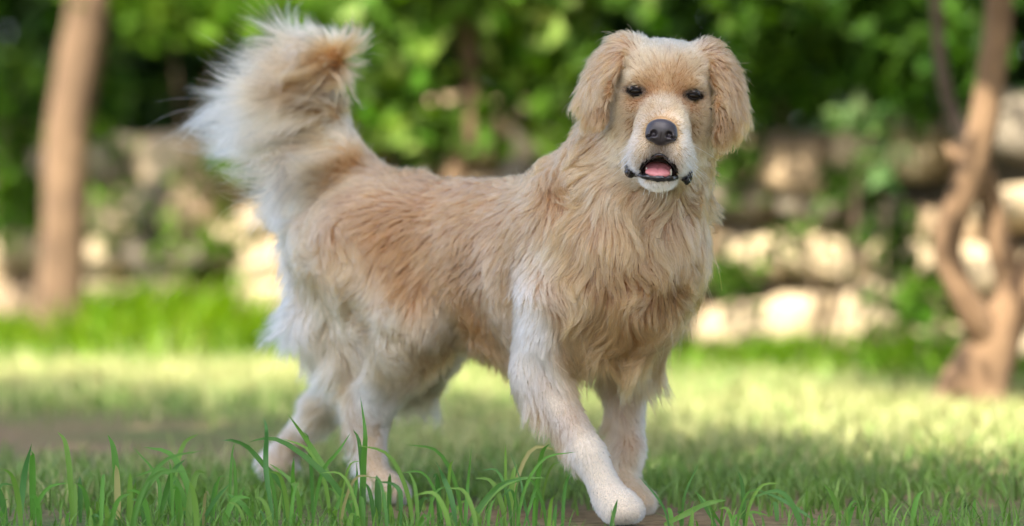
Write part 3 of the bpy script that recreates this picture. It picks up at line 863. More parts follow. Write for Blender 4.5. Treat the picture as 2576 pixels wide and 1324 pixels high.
# body skin, the colour of the undercoat
vattr, _ = fur_attr(bv)
skin_c = vattr[:, 11:14] * 0.75
Lv = (bv - HO) @ HM
for s_ in (1, -1):
    e = ((Lv[:, 0] - 0.0425 * s_) / 0.0165) ** 2 + ((Lv[:, 1]) / 0.0100) ** 2
    skin_c[(e < 1) & (Lv[:, 2] > -0.04)] = (0.012, 0.009, 0.008)
m = ((Lv[:, 0] / 0.0285) ** 2 + ((Lv[:, 1] + 0.1085) / 0.0195) ** 2 < 1) & (Lv[:, 2] > 0.0)
skin_c[m] = (0.02, 0.012, 0.012)
SKIN, nt, b = new_mat("skin")
at = N(nt, "ShaderNodeAttribute", attribute_name="tint"); nt.links.new(at.outputs["Color"], b.inputs["Base Color"])
b.inputs["Roughness"].default_value = 0.8; b.inputs["Specular IOR Level"].default_value = 0.1
body = mesh_obj("body", bv, bq, SKIN, dog, colors=skin_c)
# ================================================================== FACE
def sdf_part(name, plist, h, mat, parent, colors=None):
    f = Field(plist, h, pad=0.006)
    v, q = f.mesh()
    return mesh_obj(name, v, q, mat, parent, colors=colors)
def he(a, b, c, ra, rb, rc, k=0.004, op='u', tilt=0.0, turn=0.0, roll=0.0):
    R = (Matrix.Rotation(turn, 3, 'Y') @ Matrix.Rotation(tilt, 3, 'X') @ Matrix.Rotation(roll, 3, 'Z'))
    return ell(H(a, b, c), (ra, rb, rc), HM @ np.array(R), k, op)
# nose pad
NOSE, nt, b = new_mat("nose_leather")
b.inputs["Base Color"].default_value = (0.026, 0.020, 0.024, 1); b.inputs["Roughness"].default_value = 0.36; b.inputs["Specular IOR Level"].default_value = 0.6
tc = N(nt, "ShaderNodeTexCoord"); vo = N(nt, "ShaderNodeTexVoronoi"); vo.inputs["Scale"].default_value = 900
nt.links.new(tc.outputs["Object"], vo.inputs["Vector"])
bp = N(nt, "ShaderNodeBump"); bp.inputs["Strength"].default_value = 0.5; bp.inputs["Distance"].default_value = 0.0006
nt.links.new(vo.outputs["Distance"], bp.inputs["Height"]); nt.links.new(bp.outputs[0], b.inputs["Normal"])
nl = [he(0, -0.050, 0.088, 0.0225, 0.0150, 0.0150, 0.006), he(0, -0.061, 0.089, 0.0150, 0.0135, 0.0125, 0.006)]
for s in (1, -1):
    nl.append(he(0.0135 * s, -0.0585, 0.090, 0.0105, 0.0110, 0.0115, 0.004))
for s in (1, -1):
    nl.append(he(0.0115 * s, -0.0570, 0.1025, 0.0050, 0.0046, 0.0085, 0.003, 's', roll=0.5 * s))
    nl.append(he(0.0185 * s, -0.0620, 0.0995, 0.0060, 0.0018, 0.0075, 0.002, 's', roll=-0.5 * s))
nl.append(ell(H(0, -0.068, 0.1035), (0.0011, 0.013, 0.004), HM, 0.0015, 's'))
nose = sdf_part("nose", nl, 0.0008, NOSE, dog)
# eyes
EYE = plain_mat("eye", (0.010, 0.0055, 0.0035), 0.03, 0.8)
IRIS = plain_mat("iris", (0.008, 0.004, 0.0025), 0.10, 0.2)
LID = plain_mat("eyelid_skin", (0.009, 0.007, 0.006), 0.6, 0.12)
def sphere_part(name, c, R, basis, mat, parent, u=24, v=16, keep=None, scale=(1, 1, 1)):
    V = []; F = []
    for i in range(v + 1):
        th = math.pi * i / v
        for j in range(u):
            ph = 2 * math.pi * j / u
            V.append(np.array([math.sin(th) * math.cos(ph) * scale[0], math.sin(th) * math.sin(ph) * scale[1], math.cos(th) * scale[2]]) * R)
    for i in range(v):
        for j in range(u):
            q = (i * u + j, (i + 1) * u + j, (i + 1) * u + (j + 1) % u, i * u + (j + 1) % u)
            if keep is None or keep(np.mean([V[k] for k in q], axis=0)): F.append(q)
    W = [c + basis @ p for p in V]
    return mesh_obj(name, W, F, mat, parent)
for s in (1, -1):
    R_ = 0.0118
    c = H(0.0425 * s, 0.0005, -0.0085)
    look = Hv(0.10 * s, -0.02, 1); look /= np.linalg.norm(look)
    bx = np.cross(HB, look); bx /= np.linalg.norm(bx); by = np.cross(look, bx)
    EB = np.stack([bx, by, look], 1)
    eye = sphere_part("eye", c, R_, EB, EYE, dog)
    sphere_part("iris", c + look * R_ * 0.12, R_ * 0.925, EB, IRIS, eye, keep=lambda p: p[2] > R_ * 0.925 * 0.80)
    # lids: a shell with an almond opening
    Rl = R_ * 1.10; V = []; F = []; nu, nv = 40, 7
    for j in range(nu):
        a = 2 * math.pi * j / nu
        ox = 0.0098 * math.cos(a); oy = (0.0027 if math.sin(a) > 0 else 0.0039) * math.sin(a) * (1 - 0.25 * math.cos(a) ** 2)
        oy += -0.0006 * math.cos(a) * (1 if s > 0 else -1)
        for i in range(nv):
            t = i / (nv - 1)
            x = ox * (1 + 0.22 * t); y = oy * (1 + 0.8 * t)
            rr_ = math.hypot(x, y); rr_ = min(rr_, Rl * 0.985)
            th = math.asin(rr_ / Rl)
            bulge = Rl + 0.0004 * math.sin(math.pi * min(1, t * 2.2)) - 0.0016 * t * t
            n_ = math.hypot(x, y) + 1e-9
            V.append(c + EB @ (np.array([x / n_ * math.sin(th), y / n_ * math.sin(th), math.cos(th)]) * bulge))
    for j in range(nu):
        for i in range(nv - 1):
            k = (j + 1) % nu
            F.append((j * nv + i, k * nv + i, k * nv + i + 1, j * nv + i + 1))
    ld = mesh_obj("eyelid", V, F, LID, dog)
    so = ld.modifiers.new("thick", 'SOLIDIFY'); so.thickness = 0.0010; so.offset = -1
# mouth
TONGUE = noise_mat("tongue", (0.50, 0.17, 0.18), (0.60, 0.24, 0.25), 220, 0.38, 0.15, spec=0.5)
MOUTH = plain_mat("mouth_lining", (0.035, 0.014, 0.014), 0.45, 0.4)
LIP = plain_mat("lip_skin", (0.014, 0.012, 0.015), 0.22, 0.6)
TOOTH = plain_mat("tooth", (0.75, 0.70, 0.58), 0.3, 0.5)
sdf_part("tongue", [he(-0.001, -0.1105, 0.052, 0.0200, 0.0062, 0.028, 0.004, tilt=0.30), he(-0.001, -0.1150, 0.071, 0.0185, 0.0052, 0.0095, 0.006, tilt=0.45),
                    he(-0.001, -0.1035, 0.066, 0.0012, 0.0050, 0.030, 0.003, 's', tilt=0.3)], 0.001, TONGUE, dog)
sdf_part("mouth_lining", [he(0, -0.1050, 0.022, 0.0290, 0.0180, 0.010)], 0.0015, MOUTH, dog)
def lip(name, rows, n=40, seg=8):
    p = smooth_path([(*H(a, b, c), r) for a, b, c, r in rows], n)
    v, f = tube(p[:, :3], p[:, 3], seg)
    return mesh_obj(name, v, f, LIP, dog)
ll = smooth_path([(*H(a_, b_, c_), r_) for a_, b_, c_, r_ in [(-0.0400, -0.1230, 0.036, 0.0030), (-0.0310, -0.1215, 0.040, 0.0028), (-0.0210, -0.1215, 0.066, 0.0042), (0, -0.1235, 0.0765, 0.0047),
      (0.0210, -0.1215, 0.066, 0.0042), (0.0310, -0.1215, 0.040, 0.0028), (0.0400, -0.1240, 0.036, 0.0030)]], 19)
lp = [cap(ll[i, :3], ll[i + 1, :3], ll[i, 3], ll[i + 1, 3], 0.002) for i in range(18)]
for s, dz in ((1, -0.004), (-1, 0.0)):
    lp.append(he(0.0460 * s, -0.1065 + dz, 0.032, 0.0046, 0.0175, 0.0100, 0.004, roll=0.10 * s))
    lp.append(he(0.0430 * s, -0.1200 + dz, 0.036, 0.0050, 0.0075, 0.0085, 0.004))
fl = Field(lp, 0.001, pad=0.006); v, q = fl.mesh()
v = v + Wave(900, seed=77)(v) * 0.00028 + Wave(350, seed=78)(v) * 0.00040
mesh_obj("lower_lip", v, q, LIP, dog)
lip("upper_lip", [(-0.0400, -0.1090, 0.053, 0.0012), (-0.0290, -0.1130, 0.067, 0.0014), (-0.0210, -0.1035, 0.077, 0.0014), (-0.0100, -0.0915, 0.0860, 0.0016), (0, -0.0875, 0.0895, 0.0018),
                  (0.0100, -0.0915, 0.0860, 0.0016), (0.0210, -0.1035, 0.077, 0.0014), (0.0290, -0.1130, 0.067, 0.0014), (0.0400, -0.1090, 0.053, 0.0012)], 50, 8)
for s in (1, -1):
    p = smooth_path([(*H(0.0175 * s, -0.1190, 0.062), 0.0022), (*H(0.0180 * s, -0.1130, 0.0635), 0.0017), (*H(0.0182 * s, -0.1085, 0.0635), 0.0005)], 6)
    v, f = tube(p[:, :3], p[:, 3], 8); mesh_obj("tooth", v, f, TOOTH, dog)
# whiskers
WX = []; wc = []
rw = np.random.default_rng(5)
for s in (1, -1):
    for k in range(15):
        a0 = H((0.022 + 0.016 * rw.random()) * s, -0.066 - 0.032 * rw.random(), 0.083 - 0.03 * rw.random())
        d = Hv(s * rw.uniform(0.5, 1.0), rw.uniform(-0.9, -0.15), rw.uniform(-0.2, 0.5)); d /= np.linalg.norm(d)
        L = rw.uniform(0.025, 0.055)
        WX.append([a0 + d * L * t + Hv(0, -0.010 * t * t, -0.008 * t * t) for t in np.linspace(0, 1, 7)])
for k in range(16):
    a0 = H(rw.uniform(-0.018, 0.018), -0.130 - 0.004 * rw.random(), 0.062)
    d = Hv(rw.uniform(-0.4, 0.4), -1, rw.uniform(-0.1, 0.6)); d /= np.linalg.norm(d)
    WX.append([a0 + d * rw.uniform(0.012, 0.03) * t for t in np.linspace(0, 1, 7)])
WX = np.array(WX)
o = hair_obj("whiskers", WX, np.tile(0.00026 * np.array([1, 1, .9, .8, .65, .45, .15]), (len(WX), 1)), np.tile([.6, .55, .48], (len(WX), 1)), np.tile([.75, .72, .66], (len(WX), 1)), dog, FUR)
o["kind"] = "stuff"
# ================================================================== SETTING
def soil_mat():
    m, nt, b = new_mat("lawn_soil")
    tc = N(nt, "ShaderNodeTexCoord")
    n1 = N(nt, "ShaderNodeTexNoise"); n1.inputs["Scale"].default_value = 1.3; n1.inputs["Detail"].default_value = 6
    n2 = N(nt, "ShaderNodeTexNoise"); n2.inputs["Scale"].default_value = 40; n2.inputs["Detail"].default_value = 8
    for n in (n1, n2): nt.links.new(tc.outputs["Object"], n.inputs["Vector"])
    c1 = N(nt, "ShaderNodeValToRGB")
    c1.color_ramp.elements[0].position = 0.42; c1.color_ramp.elements[0].color = (.125, .155, .06, 1)
    c1.color_ramp.elements[1].position = 0.60; c1.color_ramp.elements[1].color = (.22, .165, .10, 1)
    nt.links.new(n1.outputs["Fac"], c1.inputs[0])
    c2 = N(nt, "ShaderNodeValToRGB")
    c2.color_ramp.elements[0].position = 0.3; c2.color_ramp.elements[0].color = (.55, .55, .5, 1)
    c2.color_ramp.elements[1].position = 0.7; c2.color_ramp.elements[1].color = (1.25, 1.2, 1.1, 1)
    nt.links.new(n2.outputs["Fac"], c2.inputs[0])
    mx = N(nt, "ShaderNodeMix", data_type='RGBA', blend_type='MULTIPLY'); mx.inputs[0].default_value = 1
    nt.links.new(c1.outputs[0], mx.inputs[6]); nt.links.new(c2.outputs[0], mx.inputs[7]); nt.links.new(mx.outputs[2], b.inputs["Base Color"])
    b.inputs["Roughness"].default_value = 0.95; b.inputs["Specular IOR Level"].default_value = 0.1
    bp = N(nt, "ShaderNodeBump"); bp.inputs["Distance"].default_value = 0.02; bp.inputs["Strength"].default_value = 0.8
    nt.links.new(n2.outputs["Fac"], bp.inputs["Height"]); nt.links.new(bp.outputs[0], b.inputs["Normal"])
    return m
g = mesh_obj("ground", [(-150, -120, 0), (150, -120, 0), (150, 180, 0), (-150, 180, 0)], [(0, 1, 2, 3)], soil_mat())
tag(g, kind="structure")

LEAF = leaf_mat("leaf"); GRASSM = leaf_mat("grass_blade", 0.5, 0.35, 0.22)
BARK = noise_mat("bark", (.075, .047, .027), (.165, .105, .06), 9, 0.95, 0.7)
BARKB = noise_mat("bark_brown", (.105, .063, .033), (.19, .118, .065), 9, 0.95, 0.7)
BARKD = noise_mat("bark_grey", (.06, .04, .025), (.12, .085, .055), 12, 0.95, 0.7)

def vary(n, c, var=0.25, seed=0, c2=None, p2=0.3):
    r = np.random.default_rng(seed)
    col = np.tile(np.array(c), (n, 1))
    if c2 is not None: col[r.random(n) < p2] = c2
    return np.clip(col * (1 + var * r.normal(size=(n, 1))) * (1 + 0.08 * r.normal(size=(n, 3))), 0.004, 0.8)

def leaves(centers, size, seed, aspect=0.55, down=0.3, fold=0.18):
    """leaf-shaped faces (two folded halves, 6 verts, 4 tris) -> verts, faces"""
    r = np.random.default_rng(seed); n = len(centers)
    ax = r.normal(size=(n, 3)); ax[:, 2] -= down; ax /= np.linalg.norm(ax, axis=1)[:, None]
    sd_ = np.cross(ax, r.normal(size=(n, 3))); sd_ /= np.linalg.norm(sd_, axis=1)[:, None]
    nn = np.cross(ax, sd_)
    L = (size * r.uniform(0.6, 1.25, n))[:, None]; w = L * aspect * 0.5
    b = centers - ax * L * 0.5; t = centers + ax * L * 0.5 - nn * L * 0.10
    l = centers - sd_ * w + nn * L * fold - ax * L * 0.08; rr_ = centers + sd_ * w + nn * L * fold - ax * L * 0.08
    V = np.stack([b, rr_, t, l], 1).reshape(-1, 3)
    k = np.arange(n)[:, None] * 4
    F = np.vstack([k + np.array([[0, 1, 2]]), k + np.array([[0, 2, 3]])])
    return V, F

def clump_points(blobs, n, seed, spread=0.16, shell=0.5, nclump=None):
    r = np.random.default_rng(seed)
    vol = np.array([b[1][0] * b[1][1] * b[1][2] for b in blobs]) ** 0.75; vol /= vol.sum()
    out = []
    for (c, rad), f in zip(blobs, vol):
        k = max(3, int((nclump or n / 45) * f)); m = int(n * f)
        d = r.normal(size=(k, 3)); d /= np.linalg.norm(d, axis=1)[:, None]
        cl = np.array(c) + d * np.array(rad) * (r.random((k, 1)) ** shell)
        out.append(cl[r.integers(0, k, m)] + r.normal(size=(m, 3)) * spread * np.array([1, 1, 0.75]))
    return np.vstack(out)

def foliage(name, pts, size, color, parent, seed, var=0.25, c2=None, p2=0.3, mat=None, **k):
    V, F = leaves(pts, size, seed, **k)
    col = np.repeat(vary(len(pts), color, var, seed, c2, p2), 4, axis=0)
    return mesh_obj(name, V, F, mat or LEAF, parent, smooth=False, colors=col)

def limb(name, rows, parent, mat, seg=10, n=24, rough=0.06, seed=0):
    p = smooth_path(rows, n)
    v, f = tube(p[:, :3], p[:, 3], seg)
    v = np.array(v); w = Wave(14, seed=seed)
    rr_ = np.repeat(p[:, 3], seg)[:, None]
    v += w(v) * rr_ * rough
    return mesh_obj(name, v, f, mat, parent)
def row(u, v, Y, r): return (*P(u, v, Y), r)

# ---------------- stone wall across the back
WA, WB = np.array([-1.33, 13.0]), np.array([0.82, 11.2])
wd = (WB - WA) / np.linalg.norm(WB - WA); wnrm = np.array([wd[1], -wd[0]])      # towards the camera
if wnrm[1] > 0: wnrm = -wnrm
def WP(s, o, z): q = WA + wd * s + wnrm * o; return np.array([q[0], q[1], z])
wall = empty("stone_wall", tuple(WP(1.4, 0, 0)))
tag(wall, "old rubble stone wall behind the dog, pale sunlit blocks with dark gaps", "wall")
S0, S1, WH = -5.0, 5.0, 0.74
MORTAR = noise_mat("mortar", (.035, .03, .02), (.09, .075, .05), 20, 0.95, 0.5)
V = [WP(S0, -0.06, 0), WP(S1, -0.06, 0), WP(S1, -0.06, WH - 0.06), WP(S0, -0.06, WH - 0.06), WP(S0, -0.5, 0), WP(S1, -0.5, 0), WP(S1, -0.5, WH - 0.06), WP(S0, -0.5, WH - 0.06)]
mesh_obj("mortar", V, [(0, 1, 2, 3), (5, 4, 7, 6), (3, 2, 6, 7), (1, 5, 6, 2), (4, 0, 3, 7)], MORTAR, wall, smooth=False)
STONES = [noise_mat("stone_pale", (.28, .215, .13), (.44, .35, .225), 6, 0.9, 0.6, c3=(.36, .28, .175)), noise_mat("stone_warm_shade", (.20, .14, .08), (.34, .25, .155), 7, 0.9, 0.6),
          noise_mat("stone_grey_shade", (.09, .075, .05), (.18, .15, .11), 7, 0.9, 0.6)]  # browner and darker stones stand in for shaded parts of the wall
def stone_mesh(seed):
    bm = bmesh.new(); bmesh.ops.create_cube(bm, size=1.0)
    bmesh.ops.subdivide_edges(bm, edges=bm.edges[:], cuts=2, use_grid_fill=True)
    r = np.random.default_rng(seed); w = Wave(4.5, seed=seed)
    for v in bm.verts:
        p = np.array(v.co); s_ = p / (np.linalg.norm(p) + 1e-9) * 0.56
        q = p * 0.55 + s_ * 0.45
        v.co = q + w(q[None])[0] * 0.055 + r.normal(size=3) * 0.012
    for f in bm.faces: f.smooth = True
    me = bpy.data.meshes.new("stone"); bm.to_mesh(me); bm.free()
    me.materials.append(None)
    return me
smeshes = [stone_mesh(40 + i) for i in range(6)]
rs = np.random.default_rng(21)
z = 0.0; wangle = math.atan2(wd[1], wd[0]); ns = 0
while z < WH - 0.05:
    hgt = rs.uniform(0.13, 0.22)
    s = S0 + rs.uniform(-0.1, 0)
    while s < S1:
        w = hgt * rs.uniform(0.75, 1.7)
        if ns >= 298: break
        o = bpy.data.objects.new("stone", smeshes[rs.integers(6)]); COL.objects.link(o); o.parent = wall
        p = WP(s + w / 2, rs.uniform(-0.07, 0.0), z + hgt / 2 + rs.uniform(-0.035, 0.035) + 0.05 * math.sin(2.3 * s + 9 * z) * min(1, z * 4)) - np.array(wall.location)
        o.location = p; o.scale = (w * rs.uniform(.85, 1.1), 0.30, hgt * rs.uniform(.7, 1.25))
        o.rotation_euler = (rs.uniform(-.08, .08), rs.uniform(-.25, .25), wangle + rs.uniform(-.12, .12))
        o.material_slots[0].link = 'OBJECT'; o.material_slots[0].material = STONES[rs.choice(3, p=[.78, .16, .06] if z < 0.36 else [.40, .28, .32])]  # paler low, darker high: sun and shade put into the stone colours
        s += w + 0.02; ns += 1
    z += hgt + 0.010

# ---------------- trees
# left: one straight pale trunk
t1 = empty("tree", tuple(P(145, 830, 12.3) * [1, 1, 0]))
tag(t1, "tree with a thick straight pale trunk at the left, standing in sunlit weeds", "tree")
limb("trunk", [row(146, 880, 12.3, .092), row(150, 760, 12.3, .079), row(158, 560, 12.3, .074), row(172, 360, 12.3, .072), row(200, 150, 12.3, .073),
               row(222, 0, 12.3, .070), row(235, -400, 12.3, .064), row(215, -1300, 12.3, .045)], t1, BARK, 14, 30, seed=2)
limb("branch", [row(222, -100, 12.3, .035), row(120, -500, 12.2, .026), row(-60, -800, 12.1, .014)], t1, BARK, seed=3)
limb("branch", [row(232, -300, 12.3, .035), row(350, -600, 12.1, .026), row(480, -850, 12.0, .014)], t1, BARK, seed=4)
c = P(240, -1500, 11.9)
foliage("crown", clump_points([(c + [-.5, 0, .2], (.9, .9, .6)), (c + [.7, -.2, .1], (.9, .8, .55)), (c + [.1, 0, .8], (1.0, 1.0, .7)), (np.array([-1.6, 12.7, 2.6]), (1.0, .6, .35)), (np.array([-.5, 12.6, 2.7]), (.9, .6, .35))], 6500, 31), .13, (.055, .105, .02), t1, 31)  # far leaf masses added above the frame to shade the hedge
# right: twisted stems
t2 = empty("tree", tuple(P(2470, 1030, 9.0) * [1, 1, 0]))
tag(t2, "tree with twisted crossing stems at the right edge, in front of the wall", "tree")
limb("trunk", [row(2455, 1050, 8.9, .115), row(2452, 980, 8.9, .088), row(2490, 880, 8.9, .066), row(2530, 790, 8.9, .058), row(2600, 700, 8.9, .05), row(2680, 500, 8.9, .045), row(2720, 100, 8.9, .04), row(2740, -700, 8.9, .03)], t2, BARKB, 14, 30, seed=5)
limb("stem", [row(2500, 880, 8.9, .045), row(2440, 770, 8.85, .036), row(2388, 660, 8.85, .033), row(2392, 570, 8.85, .034), row(2430, 470, 8.85, .036), row(2468, 330, 8.85, .036),
              row(2490, 190, 8.85, .034), row(2515, 0, 8.85, .032), row(2530, -500, 8.85, .026)], t2, BARKB, 12, 36, seed=6)
limb("stem", [row(2565, 800, 8.9, .044), row(2540, 700, 8.92, .036), row(2510, 600, 8.92, .032), row(2488, 500, 8.92, .030), row(2455, 400, 8.9, .030), row(2410, 385, 8.9, .028), row(2385, 390, 8.9, .027)], t2, BARKB, 12, 30, seed=7)
limb("stem", [row(2455, 420, 8.93, .026), row(2420, 330, 9.0, .018), row(2380, 230, 9.05, .016), row(2360, 60, 9.1, .015), row(2350, -300, 9.1, .012)], t2, BARKD, 10, 24, seed=8)
c = P(2480, -1100, 8.6)
foliage("crown", clump_points([(c + [0, 0, .1], (.8, .9, .5)), (c + [-.1, -.6, .3], (.8, .8, .5)), (c + [.4, -.2, .7], (.9, .9, .6)), (np.array([1.2, 11.9, 2.5]), (1.0, .6, .35)), (np.array([.4, 12.2, 2.7]), (.9, .6, .35)), (np.array([2.2, 11.3, 2.5]), (.9, .7, .35))], 6500, 32), .12, (.055, .105, .02), t2, 32)  # masses away from the stems are added, out of frame, as hedge shade
# middle: thin sapling with low sunlit leaves
t3 = empty("sapling", tuple(P(1100, 900, 10.95) * [1, 1, 0]))
tag(t3, "slender sapling with pale leaning stem and bright green leaves behind the dog's back", "tree")
limb("trunk", [row(1085, 905, 10.95, .046), row(1105, 650, 10.95, .040), row(1150, 430, 10.95, .040), row(1185, 270, 10.95, .033), row(1180, 130, 10.95, .029), row(1172, 0, 10.95, .026), row(1190, -400, 10.95, .018)], t3, BARK, 12, 30, seed=9)
limb("stem", [row(1095, 780, 10.95, .030), row(1100, 560, 11.0, .027), row(1085, 420, 11.0, .024), row(1055, 230, 11.05, .020), row(1050, 0, 11.05, .016), row(1020, -300, 11.05, .01)], t3, BARK, 10, 26, seed=10)
def pb(u, v, Y, ru, rv, ry): return (P(u, v, Y), (ru * Y / FPX, ry, rv * Y / FPX))
foliage("crown", clump_points([pb(960, 60, 11.0, 130, 90, .25), pb(1010, 250, 11.0, 130, 70, .2), pb(1270, 60, 11.0, 130, 90, .25), pb(1370, 190, 11.0, 110, 90, .2),
                               pb(1100, 310, 10.9, 140, 40, .2), pb(1150, -250, 11.0, 420, 170, .5), pb(1420, -60, 11.0, 120, 80, .3), pb(1480, 330, 11.0, 120, 60, .2), pb(900, 160, 11, 60, 60, .2)], 2300, 33, spread=.07, nclump=110), .11, (.07, .14, .015), t3, 33, c2=(.15, .22, .05), p2=.22)

# ---------------- shrubs growing over and in front of the wall
def shrub(name, label, blobs, n, size, color, seed, base, group=None, spread=.06, nclump=None, stems=2, **k):
    t = empty(name, tuple(base)); tag(t, label, "shrub", group)
    pts = clump_points(blobs, n, seed, spread=spread, nclump=nclump)
    pts = pts[pts[:, 2] > 0.01]
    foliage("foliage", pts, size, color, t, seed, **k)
    r = np.random.default_rng(seed)
    for i in range(stems):
        c, rad = blobs[i % len(blobs)]; c = np.array(c)
        e = c + r.normal(size=3) * np.array(rad) * 0.3
        m = 0.5 * (np.array(base) + e) + r.normal(size=3) * 0.05
        limb("stem", [(*np.array(base), .007), (*m, .005), (*e, .002)], t, BARKD, 6, 8, seed=seed + i)
    return t
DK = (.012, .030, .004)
def wbase(u, o=0.1):
    # point on the ground in front of the wall, seen under column u
    k = (u - 1288) / FPX
    # WA + wd*s + n*o : x = k*y
    A = WA + wnrm * o
    s = (k * A[1] - A[0]) / (wd[0] - k * wd[1])
    q = A + wd * s
    return np.array([q[0], q[1], 0.0])
def wb(u, v, ru, rv, o=0.15, ry=.10):
    q = wbase(u, o); return pb(u, v, q[1], ru, rv, ry)
shrub("shrub", "bright green leafy shrub above the wall, left of the dog's tail", [wb(450, 20, 160, 60, .3, .2), wb(620, -20, 140, 70, .3, .2), wb(340, -90, 180, 80, .3, .2), wb(760, 30, 120, 60, .3, .2)], 1000, .085, (.06, .125, .008), 51, wbase(430, .25), nclump=28)
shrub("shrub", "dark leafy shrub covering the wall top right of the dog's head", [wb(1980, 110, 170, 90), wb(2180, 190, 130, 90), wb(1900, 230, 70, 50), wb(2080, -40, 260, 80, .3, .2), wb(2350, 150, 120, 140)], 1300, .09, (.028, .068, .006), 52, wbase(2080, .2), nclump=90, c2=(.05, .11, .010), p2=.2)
shrub("shrub", "small pale green sprig hanging on the wall, between dog and twisted tree", [wb(2175, 335, 40, 60, .3, .05), wb(2210, 430, 40, 40, .3, .05)], 46, .085, (.09, .15, .05), 53, wbase(2190, .25), nclump=5, spread=.035, stems=2)
shrub("shrub", "leafy creeper on the shaded wall, left of the straight trunk", [wb(40, 480, 60, 110), wb(20, 250, 90, 140), wb(85, 560, 40, 70)], 560, .075, (.045, .095, .010), 54, wbase(50, .2), nclump=22)
shrub("shrub", "green creeper on the wall between straight trunk and tail", [wb(390, 490, 50, 40), wb(300, 560, 40, 50), wb(560, 440, 60, 40), wb(440, 610, 50, 40), wb(560, 600, 60, 70), wb(250, 430, 50, 80)], 240, .07, (.065, .13, .010), 55, wbase(400, .2), nclump=18)
shrub("shrub", "green plant at the foot of the wall beneath the twisted tree", [wb(2330, 800, 60, 110), wb(2420, 880, 60, 70), wb(2280, 940, 90, 30)], 330, .07, (.055, .12, .010), 56, wbase(2340, .3), nclump=30)
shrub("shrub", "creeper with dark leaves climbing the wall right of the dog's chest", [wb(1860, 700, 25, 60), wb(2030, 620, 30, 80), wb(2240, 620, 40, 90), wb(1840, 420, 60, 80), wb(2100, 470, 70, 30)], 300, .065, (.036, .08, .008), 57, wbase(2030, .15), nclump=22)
# dark hedge behind the wall
for i, s in enumerate(list(np.linspace(-4.9, 5.2, 8)) + list(np.linspace(-5.6, 6.0, 7))):
    r = np.random.default_rng(60 + i)
    b0 = WP(s, (-1.2 if i < 8 else -2.7) - 0.2 * r.random(), 0)
    lab = ["leftmost of the dark hedge bushes behind the wall", "second dark hedge bush from the left behind the wall", "third dark hedge bush from the left behind the wall",
           "fourth dark hedge bush from the left behind the wall", "fourth dark hedge bush from the right behind the wall", "third dark hedge bush from the right behind the wall",
           "second dark hedge bush from the right behind the wall", "rightmost of the dark hedge bushes behind the wall"][i] if i < 8 else ["leftmost dark bush of the back row behind the hedge", "second dark bush from the left in the back row", "third dark bush from the left in the back row", "middle dark bush of the back row behind the hedge", "third dark bush from the right in the back row", "second dark bush from the right in the back row", "rightmost dark bush of the back row behind the hedge"][i - 8]
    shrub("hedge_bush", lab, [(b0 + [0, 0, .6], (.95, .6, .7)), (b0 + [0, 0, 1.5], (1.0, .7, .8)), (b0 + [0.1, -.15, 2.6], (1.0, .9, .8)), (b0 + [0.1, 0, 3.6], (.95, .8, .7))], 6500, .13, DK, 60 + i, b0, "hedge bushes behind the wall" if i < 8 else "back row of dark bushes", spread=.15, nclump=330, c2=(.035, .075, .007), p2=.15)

# ---------------- shade tree beside the camera, out of frame
t4 = empty("shade_tree", (-3.3, 2.6, 0)); tag(t4, "large tree out of view whose crown shades the dog and the near grass", "tree")
limb("trunk", [(-3.3, 2.6, -.05, .26), (-3.25, 2.65, 1.2, .2), (-3.0, 2.8, 2.6, .17), (-2.7, 2.9, 4.2, .1)], t4, BARK, 16, 24, seed=11)
limb("branch", [(-3.0, 2.8, 2.6, .1), (-2.2, 2.3, 3.6, .07), (-1.2, 1.8, 4.3, .03)], t4, BARK, seed=12)
limb("branch", [(-3.05, 2.8, 2.5, .1), (-3.4, 3.6, 3.6, .07), (-3.5, 4.6, 4.6, .03)], t4, BARK, seed=13)
foliage("crown", clump_points([((-3.4, 4.3, 4.7), (2.4, 2.4, .8)), ((-1.35, 1.85, 4.4), (1.9, 1.9, .75)), ((-2.6, 2.6, 4.9), (2.0, 2.0, .8))], 30000, 71, spread=.2, shell=.45, nclump=900), .17, (.06, .11, .022), t4, 71, down=1.5)

t5 = empty("shade_tree", (3.6, 4.6, 0)); tag(t5, "unseen broad tree added to the right to block sky light on that side", "tree")  # added unseen tree, blocks the sky so the dog is lit from the left
limb("trunk", [(3.6, 4.6, -.05, .2), (3.6, 4.6, 1.0, .16), (3.55, 4.6, 2.4, .1)], t5, BARK, 14, 16, seed=14)
foliage("crown", clump_points([((3.6, 4.6, 1.9), (1.7, 2.0, 1.4)), ((3.6, 4.4, 3.4), (1.6, 1.8, 1.0))], 9000, 72, spread=.2, shell=.45, nclump=300), .17, (.06, .11, .022), t5, 72)

